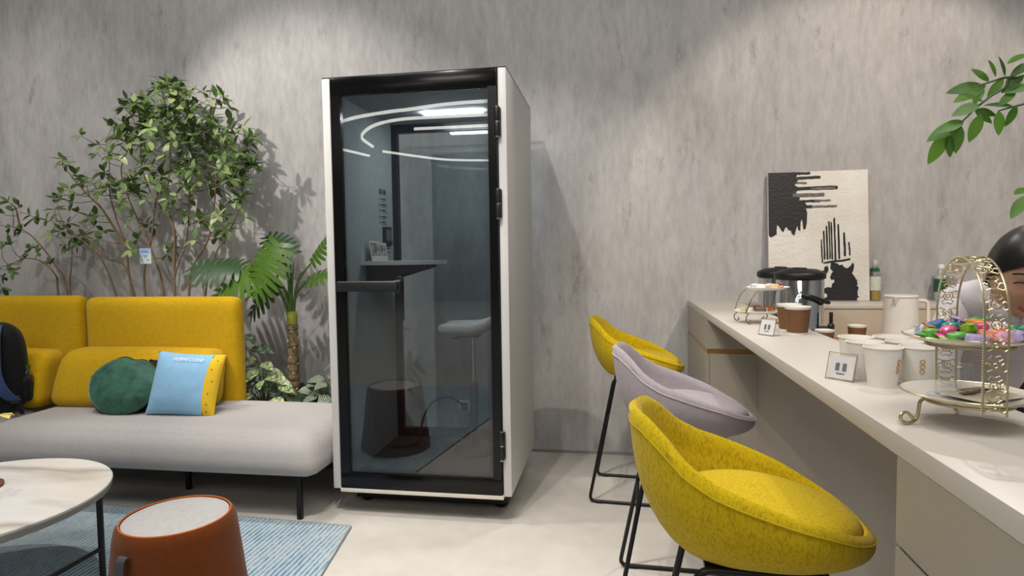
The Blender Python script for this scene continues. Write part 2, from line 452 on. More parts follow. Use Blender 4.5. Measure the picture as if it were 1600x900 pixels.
# standing desk on the left wall
desk = MB().prism([(ww + .012, .30), (.30, .30), (.40, .36), (.47, .47), (.47, .62), (.40, .70), (.30, .74), (ww + .012, .74)], 1.303, 1.325)
dko = bl(desk, 'desk_shelf', plain('desk_white', 'bfc0c2', .4, var=.02))
for yy in (.38, .62):
    br = MB(); br.add([(ww + .012, yy, 1.303), (.40, yy, 1.303), (.40, yy, 1.285), (ww + .012, yy, 1.185), (ww + .012, yy + .012, 1.303), (.40, yy + .012, 1.303), (.40, yy + .012, 1.285), (ww + .012, yy + .012, 1.185)],
                      [(0, 1, 2, 3), (7, 6, 5, 4), (0, 4, 5, 1), (1, 5, 6, 2), (2, 6, 7, 3), (3, 7, 4, 0)])
    bl(br, 'bracket', M_BLKM, dko, False)
# switch panel and printed notes on the left wall (facing into the booth)
xw = ww + .0125
pan = bl(MB().rbox(xw, xw + .012, .64, .78, 1.425, 1.535, .004), 'switch_panel', M_BLKM)
bl(MB().box(xw + .012, xw + .0135, .675, .765, 1.45, 1.52), 'panel_screen', plain('grey_screen', '5b6570', .25), pan, False)
M_INK = plain('print_ink', '1a1c1f', .7)
def text_mesh(body, size, name, mat, parent, mtx, extrude=.0004, shear=0, align='LEFT'):
    cu = bpy.data.curves.new(name, 'FONT'); cu.body = body; cu.size = size; cu.extrude = extrude; cu.align_x = align; cu.shear = shear
    tmp = bpy.data.objects.new(name, cu); COL.objects.link(tmp)
    dg = bpy.context.evaluated_depsgraph_get(); me = bpy.data.meshes.new_from_object(tmp.evaluated_get(dg))
    bpy.data.objects.remove(tmp); bpy.data.curves.remove(cu)
    me.transform(mtx); me.materials.clear()
    return obj(name, me, mat, parent)
# wall frame: text runs along +y, up +z, faces +x
FW = Matrix(((0, 0, 1, xw + .0006), (1, 0, 0, 0), (0, 1, 0, 0), (0, 0, 0, 1)))
text_mesh('静音舱', .038, 'heading', M_INK, booth, FW @ T(.60, 1.735, 0))
bars = MB()
notes_z = (1.70, 1.665, 1.63, 1.59, 1.557)
for i, z in enumerate(notes_z):
    bars.box(xw, xw + .0006, .605, .617, z - .004, z + .010)
    y = .64
    for q in range(5 + i % 2):
        bars.box(xw, xw + .0006, y, y + .011, z + .001, z + .010); y += .014
    bars.box(xw, xw + .0006, .64, .64 + .06 + .02 * (i % 3), z - .009, z - .006)
for z in (1.40, 1.375):
    bars.box(xw, xw + .0006, .66, .672, z - .004, z + .006).box(xw, xw + .0006, .69, .76, z - .002, z + .004)
bl(bars, 'printed_notes', M_INK, booth, False)
sock = bl(MB().rbox(.47, .545, D - .052, D - .044, .34, .42, .004), 'socket_plate', plain('socket_grey', '9a9a98', .5))
bl(MB().box(.485, .53, D - .056, D - .051, .355, .405), 'socket_insert', M_BLKM, sock, False)

# things in the booth
cd = MB().tube(spline([(-.975, 3.795, .39), (-.985, 3.76, .42), (-1.05, 3.74, .455), (-1.14, 3.70, .43), (-1.19, 3.66, .34), (-1.21, 3.62, .21), (-1.26, 3.58, .182), (-1.36, 3.55, .181)], 6), .006, 6)
tag(cd.build('power_cord', M_BLKM), 'dark power cord plugged into the socket inside the phone booth', 'cord')
st = thing('perch_stool', 'saddle perch stool with grey seat and round base inside the phone booth', 'stool', (-.84, 3.56, BZ0 + .0365))
MB().lathe([(0, 0), (.125, 0), (.13, .008), (.125, .03), (.05, .045), (.03, .05), (0, .05)], 32).build('base', plain('stool_base', '3a3634', .4), st)
MB().lathe([(.024, .05), (.026, .055), (.026, .42), (.020, .424), (0, .424)], 20).build('column', plain('stool_column', '3b3734', .45), st)
MB().lathe([(.0125, .42), (.0125, .70), (0, .70)], 16).build('gas_rod', plain('chrome', 'c9cbce', .12, 1.0), st)
MB().rbox(-.05, .05, -.04, .04, .692, .712, .006).tube([(-.03, 0, .70), (-.09, -.02, .69), (-.12, -.03, .685)], .006, 8).build('seat_plate', M_BLKM, st)
def saddle(p):
    x, y, z = p; x2 = x / .2
    return (x, y * (1 - .25 * max(0, -x2)), z + .10 * max(0, x2) ** 1.6 + .012 * (y / .15) ** 2)
MB().cushion(.20, .145, .03, .028, (0, 0, .012), 12, saddle, T(0.01, 0, .742)).build('seat', fabric('stool_felt', 'a9abab', .06), st)
for i, (yy, rz, hgt) in enumerate(((3.40, .12, .118), (3.475, -.08, .108))):
    c = thing('desk_card', ['upright printed card on the booth desk, nearer the door', 'upright printed card on the booth desk, nearer the switch panel'][i], 'card', (-1.365, yy, 1.3255), PI / 2 - .35 + rz, 'cards on the booth desk')
    Mx = R(-.16, 'X')
    MB().box(-.05, .05, -.001, .001, 0, hgt, Mx).build('card', plain('card_stock', 'b9b6a6', .6), c, False)
    pr = MB().box(-.042, .042, -.0018, -.001, .03, hgt - .012, Mx)
    k_ = NT('card_print'); v_ = k_.coords((1, 1, 1)); k_.l(k_.ramp(k_.noise(v_, 24, 3), [(.35, rgb('3a3a38')), (.65, rgb('b5b0a3'))]), k_.b.inputs['Base Color'])
    pr.build('picture', k_.m, c, False)
    MB().box(-.045, .045, 0, .035, 0, .002).build('stand', plain('card_foot', 'd0d0cc', .5), c, False)

# ================================================================== sofa corner
M_YEL = fabric('yellow_upholstery', 'b8930c', .09, 380, 35, .3)
M_GREYSEAT = fabric('light_grey_upholstery', 'aaa6a5', .05, 420, 50, .25)
M_LEG = plain('black_metal', '0e0e10', .4, .3)
SEAT_Z = .46
def sofa(label, x0, x1, y0, y1, bx0, bx1, kx0, kx1, ztop, back_top):
    t = thing('sofa', label, 'sofa', ((x0 + x1) / 2, (y0 + y1) / 2, 0))
    ox, oy = (x0 + x1) / 2, (y0 + y1) / 2
    hx, hy, hz = (x1 - x0) / 2, (y1 - y0) / 2, (ztop - .235) / 2
    MB().cushion(hx, hy, hz, .098, (0, .008, .012), 22, lambda p: (p[0] + (.03 * (p[2] / hz) if p[0] > hx * .8 else 0) * -1, p[1] + .018 * (p[2] / hz) * (1 if p[1] < 0 else 0), p[2]), T(0, 0, .235 + hz)).build('seat', M_GREYSEAT, t)
    MB().box(-hx + .12, hx - .12, -hy + .1, hy - .1, .225, .245).build('seat_frame', M_LEG, t, False)
    for lx in (-hx + .12, 0, hx - .125):
        for ly in (-hy + .09, hy - .09):
            if lx == 0 and ly < 0: ly = 0
            MB().rbox(lx - .014, lx + .014, ly - .014, ly + .014, 0, .25, .006, 3).build('leg', M_LEG, t)
    bh = (back_top - ztop + .16) / 2
    MB().cushion((bx1 - bx0) / 2, .058, bh, .055, (0, .006, 0), 18, None, T((bx0 + bx1) / 2 - ox, y1 - .065 - oy, back_top - bh)).build('backrest', M_YEL, t)
    kh = .172
    def lean(p): return (p[0] * (1 - .02 * p[2] / kh), p[1] + .055 * (p[2] / kh) + (.02 if p[1] < 0 else 0) * (1 - (p[2] / kh) ** 2) * -1, p[2])
    MB().cushion((kx1 - kx0) / 2, .10, kh, .075, (0, .012, .008), 18, lean, T((kx0 + kx1) / 2 - ox, y1 - .245 - oy, ztop + kh - .004)).build('bolster', M_YEL, t)
    return t
sofa('light grey sofa seat with yellow back, holding two throw pillows, beside the phone booth', -3.47, -1.49, 2.80, 3.57, -3.40, -2.31, -3.42, -2.355, SEAT_Z, 1.115)
sofa('yellow backed grey sofa at the left edge with a backpack on it', -5.45, -3.53, 2.93, 3.57, -5.3, -3.425, -5.3, -3.50, .445, 1.125)

# planting trough behind the sofa
pl = thing('planter_trough', 'grey planting trough behind the sofa holding the shrubs and palms', 'planter', (-3.0, 3.86, 0))
tr = MB().rbox(-2.2, 1.5, -.24, -.20, 0, .34, .006).rbox(-2.2, 1.5, .20, .24, 0, .34, .006).rbox(-2.2, -2.16, -.2, .2, 0, .34, .006).rbox(1.46, 1.5, -.2, .2, 0, .34, .006)
tr.build('trough', plain('planter_grey', '4a4845', .6), pl)
sm = MB(); n1, n2 = 60, 8
sm.add([(-2.16 + 3.62 * i / n1, -.2 + .4 * j / n2, .30 + .018 * mnoise.noise((i * .9, j * .9, 0))) for i in range(n1 + 1) for j in range(n2 + 1)],
       [(i * (n2 + 1) + j, (i + 1) * (n2 + 1) + j, (i + 1) * (n2 + 1) + j + 1, i * (n2 + 1) + j + 1) for i in range(n1) for j in range(n2)])
sm.build('soil', plain('soil', '2a221b', .95, bump=.6, scale=60, var=.4), pl)

# pillows
def pillow_grid(hx, hz, th, n=24, pinch=.06, u0=-1, u1=1, side=1, pw=.5):
    vs, fs = [], []
    for i in range(n + 1):
        u = u0 + (u1 - u0) * i / n
        for j in range(n + 1):
            v = -1 + 2 * j / n
            h = th * (max(0, (1 - u * u)) * max(0, (1 - v * v))) ** pw
            h += .004 * mnoise.noise((u * 3, v * 3, 4.2 + side)) * (1 - abs(u) ** 6) * (1 - abs(v) ** 6)
            vs.append((hx * u * (1 - pinch * (1 - v * v)), -side * h, hz * v * (1 - pinch * (1 - u * u))))
    for i in range(n):
        for j in range(n):
            a = i * (n + 1) + j; fs.append((a, a + n + 1, a + n + 2, a + 1))
    return vs, fs
bp = thing('throw_pillow', 'light blue square throw pillow with a yellow side band, on the sofa', 'pillow', (-2.435, 3.075, SEAT_Z + .012), 0)
PM = R(.10, 'Z') @ R(-.33, 'X') @ R(.06, 'Y') @ T(0, 0, .175)
M_BLUE = fabric('blue_cotton', '86b2d2', .05, 500, 30, .2); M_YCOT = fabric('yellow_cotton', 'd8b32c', .05, 500, 30, .2)
UB = .70
MB().add(*pillow_grid(.205, .182, .075, 24, .05, -1, UB, 1), PM).build('front_cover', M_BLUE, bp)
MB().add(*pillow_grid(.205, .182, .075, 24, .05, -1, 1, -1), PM).build('back_cover', M_BLUE, bp)
sb = MB().add(*pillow_grid(.205, .182, .075, 12, .05, UB, 1, 1), PM).build('side_band', M_YCOT, bp)
pd = MB()
for z in (.14, .085, .02, -.05, -.11, -.15):
    u = .84 + .04 * math.sin(z * 60); v = z / .182
    h = .075 * ((1 - u * u) * (1 - v * v)) ** .5
    x = .205 * u * (1 - .05 * (1 - v * v))
    pd.add([(x + .004 * math.cos(a * PI / 3), -h - .0025, z + .004 * math.sin(a * PI / 3)) for a in range(6)], [tuple(range(6))], PM)
pd.build('printed_dots', M_INK, sb, False)
tm = text_mesh('DOSENS-CLOUD', .024, 'lettering', plain('white_print', 'e9f1f5', .8), bp, Matrix.Identity(4), .0003, .2)
for v in tm.data.vertices:
    x, zz, th = v.co.x - .075, v.co.y + .125, v.co.z
    u, w_ = x / .205, zz / .182
    h = .075 * (max(0, 1 - u * u) * max(0, 1 - w_ * w_)) ** .5
    v.co = PM @ Vector((x, -h - .004 - th, zz - .05 * (x / .2) ** 2 * 0))

gp = thing('round_pillow', 'dark green velvet leaf shaped plush pillow leaning on the yellow bolster', 'pillow', (-2.835, 3.06, SEAT_Z + .012))
GM = R(-.05, 'Z') @ R(-.42, 'X') @ T(0, 0, .165)
def plush(side, th, sc):
    vs, fs = [], []; nr, na = 14, 56
    for i in range(nr + 1):
        q = i / nr
        for k in range(na):
            a = 2 * PI * k / na
            rad = 1 - .13 * math.exp(-((a - PI / 2 + .12) / .22) ** 2) + .05 * math.exp(-((a - PI * 1.48) / .35) ** 2) + .012 * math.sin(5 * a)
            x = .232 * q * rad * math.cos(a) * sc; z = .172 * q * rad * math.sin(a) * sc
            h = th * (1 - q ** 2.6) ** .6
            wr = .010 * mnoise.noise((x * 14, z * 14, side)) * (1 - q ** 3) + .004 * math.sin(a * 22) * q ** 5 * (1 - q) * 8
            vs.append((x, -side * (h + wr), z))
    for i in range(nr):
        for k in range(na):
            k2 = (k + 1) % na; fs.append((i * na + k, i * na + k2, (i + 1) * na + k2, (i + 1) * na + k))
    return vs, fs
def velvet(name, col):
    k = NT(name); f = k.noise(k.coords(), 16, 5, .6); c = rgb(col)
    k.l(k.ramp(f, [(.3, tuple(x * .55 for x in c[:3]) + (1,)), (.7, tuple(x * 1.5 for x in c[:3]) + (1,))]), k.b.inputs['Base Color'])
    k.b.inputs['Roughness'].default_value = .7; k.b.inputs['Sheen Weight'].default_value = .8; k.b.inputs['Sheen Roughness'].default_value = .3
    k.b.inputs['Sheen Tint'].default_value = (.5, .8, .7, 1); k.bump(f, .4, .01); return k.m
MB().add(*plush(1, .082, 1), GM).build('front_cover', velvet('green_velvet', '2b5848'), gp)
MB().add(*plush(-1, .075, .995), GM).build('back_cover', fabric('cream_plush', 'c9c7c0', .06), gp)
seam = []
for k in range(56):
    a = 2 * PI * k / 56; rad = 1 - .13 * math.exp(-((a - PI / 2 + .12) / .22) ** 2) + .05 * math.exp(-((a - PI * 1.48) / .35) ** 2) + .012 * math.sin(5 * a)
    seam.append((.234 * rad * math.cos(a), .002, .174 * rad * math.sin(a)))
MB().tube(seam, .0035, 6, True, GM).build('piping', M_INK, gp)
br_ = thing('brown_pillow', 'small dark brown pillow mostly hidden between the green and blue pillows', 'pillow', (-2.615, 3.175, SEAT_Z + .01))
BM = R(-.2, 'X') @ T(0, 0, .15)
MB().add(*pillow_grid(.13, .145, .045, 14, .05, -1, 1, 1), BM).add(*pillow_grid(.13, .145, .045, 14, .05, -1, 1, -1), BM).build('cover', fabric('brown_plush', '2a1a14', .1), br_)
tg = MB().box(-.045, .035, -.028, -.022, .117, .145, BM).build('sewn_label', plain('label_white', 'dad9d4', .7), br_, False)
lm = MB()
for i in range(7): lm.box(-.038 + .010 * i, -.033 + .010 * i, -.0288, -.028, .122 + .003 * (i % 3), .140, BM)
lm.build('label_print', M_INK, tg, False)

# backpack on the left sofa
bk = thing('backpack', 'black backpack with a blue shoulder strap standing on the left sofa', 'backpack', (-3.755, 3.07, .447), .5)
M_NYL = fabric('black_nylon', '101116', .2, 300, 60, .3, rough=.7); M_STRAP = fabric('blue_webbing', '33456e', .12, 400, 60, .3, rough=.8)
def packshape(p):
    x, y, z = p; q = (z + .27) / .54
    s = 1 - .35 * max(0, q - .6) ** 1.7 * 2.2
    return (x * s, y * (1 - .25 * q), z)
MB().cushion(.235, .115, .27, .10, (0, .02, 0), 18, packshape, T(0, 0, .272)).build('bag', M_NYL, bk)
MB().cushion(.11, .04, .15, .035, (0, .01, 0), 12, None, T(0, -.118, .19)).build('front_panel', M_NYL, bk)
def strap(pts, w, name, mat):
    P = spline(pts, 6); vs, fs = [], []
    for p in P:
        for dx, dy in ((-w, -.006), (w, -.006), (w, .006), (-w, .006)): vs.append((p.x + dx, p.y + dy, p.z))
    for i in range(len(P) - 1):
        for k in range(4): fs.append((i * 4 + k, i * 4 + (k + 1) % 4, i * 4 + 4 + (k + 1) % 4, i * 4 + 4 + k))
    fs += [(3, 2, 1, 0), tuple(range(len(vs) - 4, len(vs)))]
    return MB().add(vs, fs).build(name, mat, bk)
strap([(.115, -.06, .53), (.130, -.135, .475), (.135, -.165, .36), (.140, -.170, .24), (.170, -.165, .15), (.215, -.145, .09)], .034, 'shoulder_strap', M_STRAP)
strap([(-.10, -.06, .53), (-.115, -.13, .47), (-.115, -.155, .36), (-.125, -.160, .24), (-.165, -.150, .15), (-.215, -.13, .09)], .033, 'shoulder_strap', M_STRAP)
strap([(.21, -.135, .10), (.235, -.13, .05), (.245, -.125, .0)], .011, 'strap_tail', M_NYL)
MB().rbox(.195, .245, -.15, -.13, .07, .115, .005).build('buckle', M_BLKM, bk)
MB().tube(spline([(-.06, 0, .53), (-.04, 0, .565), (.0, 0, .575), (.04, 0, .565), (.06, 0, .53)], 4), .010, 8).build('grab_handle', M_NYL, bk)
MB().cushion(.022, .055, .075, .018, (0, 0, 0), 8, None, T(.238, .0, .13)).build('side_pocket', M_NYL, bk)
wb = thing('small_bottle', 'small green capped bottle in the side pocket of the backpack', 'bottle', (-3.546, 3.184, .61), 0)
MB().lathe([(0, 0), (.024, 0), (.026, .01), (.026, .06), (.014, .08), (.012, .09), (0, .09)], 16).build('bottle_body', glass('bottle_clear', (.94, .96, .96, 1), 1.5), wb)
MB().lathe([(.0, .088), (.015, .088), (.015, .11), (0, .11)], 14).build('cap', plain('green_cap', '1f5a3a', .4), wb)

# rug
def rug_material():
    k = NT('rug_stripes')
    v = k.coords()
    sep = k.n('ShaderNodeSeparateXYZ'); k.l(v, sep.inputs[0])
    wob = k.noise(k.coords((3, .7, 1)), 4, 4)
    comb = k.n('ShaderNodeMath', operation='MULTIPLY_ADD'); k.l(wob, comb.inputs[0]); comb.inputs[1].default_value = .02; k.l(sep.outputs[0], comb.inputs[2])
    fr = k.n('ShaderNodeMath', operation='MULTIPLY'); fr.inputs[1].default_value = 2 * PI / .024; k.l(comb.outputs[0], fr.inputs[0])
    sn = k.n('ShaderNodeMath', operation='SINE'); k.l(fr.outputs[0], sn.inputs[0])
    n1 = k.noise(k.coords((1, .25, 1)), 130, 4, .7); n2 = k.noise(k.coords(), 3.2, 5, .65)
    a1 = k.n('ShaderNodeMath', operation='MULTIPLY_ADD'); k.l(sn.outputs[0], a1.inputs[0]); a1.inputs[1].default_value = .22; k.l(n1, a1.inputs[2])
    a2 = k.n('ShaderNodeMath', operation='MULTIPLY_ADD'); k.l(n2, a2.inputs[0]); a2.inputs[1].default_value = .9; k.l(a1.outputs[0], a2.inputs[2])
    k.l(k.ramp(a2.outputs[0], [(.60, rgb('587690')), (.78, rgb('7a94a8')), (.90, rgb('93a6b1')), (1.0, rgb('adb6b9'))]), k.b.inputs['Base Color'])
    k.b.inputs['Roughness'].default_value = 1; k.b.inputs['Specular IOR Level'].default_value = .1
    k.bump(n1, .6, .004); return k.m
rg = thing('rug', 'blue and grey striped flat rug under the coffee table', 'rug', (-1.309, 2.824, 0))
A_, B_ = Vector((.157, -.988, 0)), Vector((-.998, .050, 0))
c0 = Vector((0, 0, 0)); c1 = A_ * 3.0; c2 = A_ * 3.0 + B_ * 3.4; c3 = B_ * 3.4
rugm = MB().prism([c0.xy, c1.xy, c2.xy, c3.xy][::-1], .001, .011).build('pile', None, rg, False)
# stripes run along the right edge: shear is taken up by the object's own axes
rugm.data.materials.append(rug_material())
MB().tube([c0 + Vector((0, 0, .006)), c1 + Vector((0, 0, .006)), c2 + Vector((0, 0, .006)), c3 + Vector((0, 0, .006))], .0065, 6, True).build('bound_edge', fabric('rug_binding', '7d7f80', .1), rg)

# coffee table
def marble():
    k = NT('white_marble'); v = k.coords((.5, 1.6, 1), rot=(0, 0, -.25))
    w = k.noise(v, .8, 5, .45); w2 = k.noise(v, 5, 6, .6)
    ab = k.n('ShaderNodeMath', operation='SUBTRACT'); ab.inputs[1].default_value = .52; k.l(w, ab.inputs[0])
    a2 = k.n('ShaderNodeMath', operation='ABSOLUTE'); k.l(ab.outputs[0], a2.inputs[0])
    vein = k.ramp(a2.outputs[0], [(.0, rgb('b3ada6')), (.008, rgb('cbc7c2')), (.03, rgb('e2e1df')), (.2, rgb('e9e8e7'))])
    mx = k.n('ShaderNodeMix', data_type='RGBA', blend_type='MULTIPLY'); mx.inputs[0].default_value = .5; k.l(vein, mx.inputs[6]); k.l(k.ramp(w2, [(.4, rgb('efe6d8')), (.6, (1, 1, 1, 1))]), mx.inputs[7])
    k.l(mx.outputs[2], k.b.inputs['Base Color']); k.b.inputs['Roughness'].default_value = .3; return k.m
ct = thing('coffee_table', 'round white marble coffee table with thin dark metal legs on the rug', 'coffee table', (-2.54, 1.97, .0115))
tt = MB().lathe([(0, .372), (.49, .372), (.497, .376), (.505, .400), (.505, .405), (.502, .408), (0, .408)], 96).build('table_top', marble(), ct)
MB().lathe([(.488, .366), (.499, .372), (.506, .396), (.500, .39), (.49, .37)], 96, close=True).build('edge_band', plain('table_edge', '8f8a80', .5), tt)
M_TLEG = plain('bronze_black', '2a2724', .35, .6)
lp = [(math.cos(math.radians(a)) * .465, math.sin(math.radians(a)) * .465) for a in (30, -31, 210, 149)]
for x, y in lp: MB().tube([(x, y, .001), (x, y, .37)], .0125, 12).build('leg', M_TLEG, ct)
for a, b in ((0, 1), (2, 3), (1, 2)): MB().tube([(lp[a][0], lp[a][1], .13), (lp[b][0], lp[b][1], .13)], .010, 10).build('stretcher', M_TLEG, ct)
ds = thing('glass_vase', 'clear vase of dried stems on a cork coaster, on the coffee table', 'vase', (-2.605, 2.075, .4200))
MB().lathe([(0, 0), (.095, 0), (.1, .006), (.1, .012), (.09, .016), (0, .016)], 32).build('coaster', plain('cork', '6b3f2a', .8, bump=.6, var=.3, scale=80), ds)
MB().lathe([(0, .017), (.08, .017), (.082, .02), (.03, .13), (.026, .15), (.024, .15), (.028, .128), (.078, .022), (0, .02)], 32).build('vase_glass', glass('clear_glass', (.96, .97, .97, 1), 1.6), ds)
stm = MB()
for i, (x, y, z) in enumerate(((.075, .03, .235), (.09, .03, .30), (-.04, .02, .33), (.02, -.04, .27))):
    stm.tube(spline([(.01 * i - .01, 0, .03), (x * .25, y * .25, .14), (x * .6, y * .6, z * .8), (x, y, z)], 4), .0022, 6)
stm.build('stems', plain('dry_stem', '3c2d1f', .8), ds)
MB().lathe([(0, -.02), (.008, -.012), (.014, 0), (.010, .012), (.004, .02), (0, .026)], 12, T(.075, .03, .245) @ R(.9, 'Y')).build('seed_pod', plain('dark_pod', '1d1410', .8), ds)
fw_ = MB()
for i in range(6): fw_.add([(0, 0, 0), (.05, -.016, .012), (.062, 0, .004), (.05, .016, .012)], [(0, 1, 2, 3)], T(.10, .03, .305) @ R(i * PI / 3, 'Z') @ R(.3, 'Y'))
fw_.build('dried_flower', plain('pale_yellow_petal', 'd8c36a', .8), ds)
pb = MB()
for i in range(9): pb.lathe([(0, -.012), (.009, -.006), (.012, .0), (.009, .006), (0, .012)], 8, T(.035 * math.cos(i * 2.4) * (i / 9 + .2), .035 * math.sin(i * 2.4) * (i / 9 + .2), .034 + .004 * (i % 3)))
pb.build('pebbles', plain('pebble', '7a6b57', .8, var=.3), ds)

# pouf
pf = thing('pouf', 'orange felt pouf with a light grey top and dark strap handle', 'pouf', (-1.528, 1.893, .012))
MB().lathe([(0, .0), (.228, 0), (.238, .008), (.24, .02), (.232, .08), (.216, .22), (.202, .34), (.195, .40), (.188, .428), (.177, .440), (.172, .438), (.168, .42), (0, .42)], 72).build('body', fabric('orange_felt', '5c2b05', .10, 420, 60, .35), pf)
MB().lathe([(.1685, .425), (.1685, .437), (.160, .441), (.10, .444), (0, .445)], 72).build('seat_top', fabric('pale_grey_felt', 'a3a2a1', .07, 420, 60, .3), pf)
MB().tube([(.1745 * math.cos(a * 2 * PI / 72), .1745 * math.sin(a * 2 * PI / 72), .440) for a in range(72)], .003, 6, True).build('piping', fabric('orange_piping', 'b0581a', .1), pf)
HM = R(math.radians(-97), 'Z')
hs = MB(); prof = spline([(.200, 0, .385), (.212, 0, .392), (.226, 0, .378), (.230, 0, .345), (.229, 0, .315), (.224, 0, .29), (.216, 0, .268), (.213, 0, .235)], 5)
vs, fs = [], []
for p in prof:
    for dy, dn in ((-.017, 0), (.017, 0), (.017, .003), (-.017, .003)): vs.append((p.x + dn, dy, p.z))
for i in range(len(prof) - 1):
    for k in range(4): fs.append((i * 4 + k, i * 4 + (k + 1) % 4, i * 4 + 4 + (k + 1) % 4, i * 4 + 4 + k))
fs += [(3, 2, 1, 0), tuple(range(len(vs) - 4, len(vs)))]
hs.add(vs, fs, HM).build('strap_handle', plain('grey_leather', '34363a', .6), pf)

TREE_STEMS = [[(-3.205, 3.84, 0.3), (-3.372, 3.84, 1.114), (-3.408, 3.84, 1.439), (-3.473, 3.84, 1.65), (-3.516, 3.84, 1.84), (-3.503, 3.84, 2.066), (-3.52, 3.84, 2.161)], [(-3.282, 3.84, 0.3), (-3.512, 3.84, 1.134), (-3.623, 3.823, 1.404), (-3.733, 3.807, 1.502), (-3.843, 3.79, 1.599)], [(-3.213, 3.84, 0.3), (-3.387, 3.84, 1.229), (-3.572, 3.86, 1.365), (-3.739, 3.88, 1.484), (-3.912, 3.9, 1.566)], [(-3.408, 3.84, 1.439), (-3.583, 3.845, 1.71), (-3.712, 3.85, 1.828), (-3.842, 3.855, 1.967), (-3.908, 3.86, 2.066)], [(-3.15, 3.84, 0.3), (-3.273, 3.84, 1.152), (-3.21, 3.85, 1.493), (-3.174, 3.86, 1.738), (-3.118, 3.87, 1.962), (-3.07, 3.88, 2.242), (-3.105, 3.89, 2.543)], [(-3.069, 3.84, 0.3), (-3.125, 3.84, 1.114), (-3.154, 3.823, 1.322), (-3.254, 3.807, 1.587), (-3.333, 3.79, 1.811), (-3.351, 3.773, 1.995), (-3.219, 3.757, 2.225), (-3.257, 3.74, 2.404)], [(-3.023, 3.84, 0.3), (-3.041, 3.84, 1.113), (-2.999, 3.84, 1.32), (-2.929, 3.84, 1.469), (-2.896, 3.84, 1.729), (-2.881, 3.84, 2.042), (-2.887, 3.84, 2.353)], [(-3.023, 3.84, 0.3), (-3.041, 3.84, 1.113), (-3.035, 3.87, 1.49), (-3.109, 3.9, 1.777), (-3.095, 3.93, 2.102), (-3.162, 3.96, 2.545)], [(-2.959, 3.84, 0.3), (-2.925, 3.84, 1.113), (-2.878, 3.83, 1.3), (-2.748, 3.82, 1.484), (-2.678, 3.81, 1.757), (-2.659, 3.8, 2.027), (-2.674, 3.79, 2.206), (-2.62, 3.78, 2.379)], [(-2.89, 3.84, 0.3), (-2.8, 3.84, 1.112), (-2.717, 3.856, 1.391), (-2.662, 3.872, 1.484), (-2.563, 3.888, 1.668), (-2.513, 3.904, 1.908), (-2.504, 3.92, 2.131)], [(-3.02, 3.84, 0.3), (-3.036, 3.84, 1.208), (-3.048, 3.865, 1.585), (-3.227, 3.89, 1.818), (-3.321, 3.915, 2.071), (-3.306, 3.94, 2.359)]]
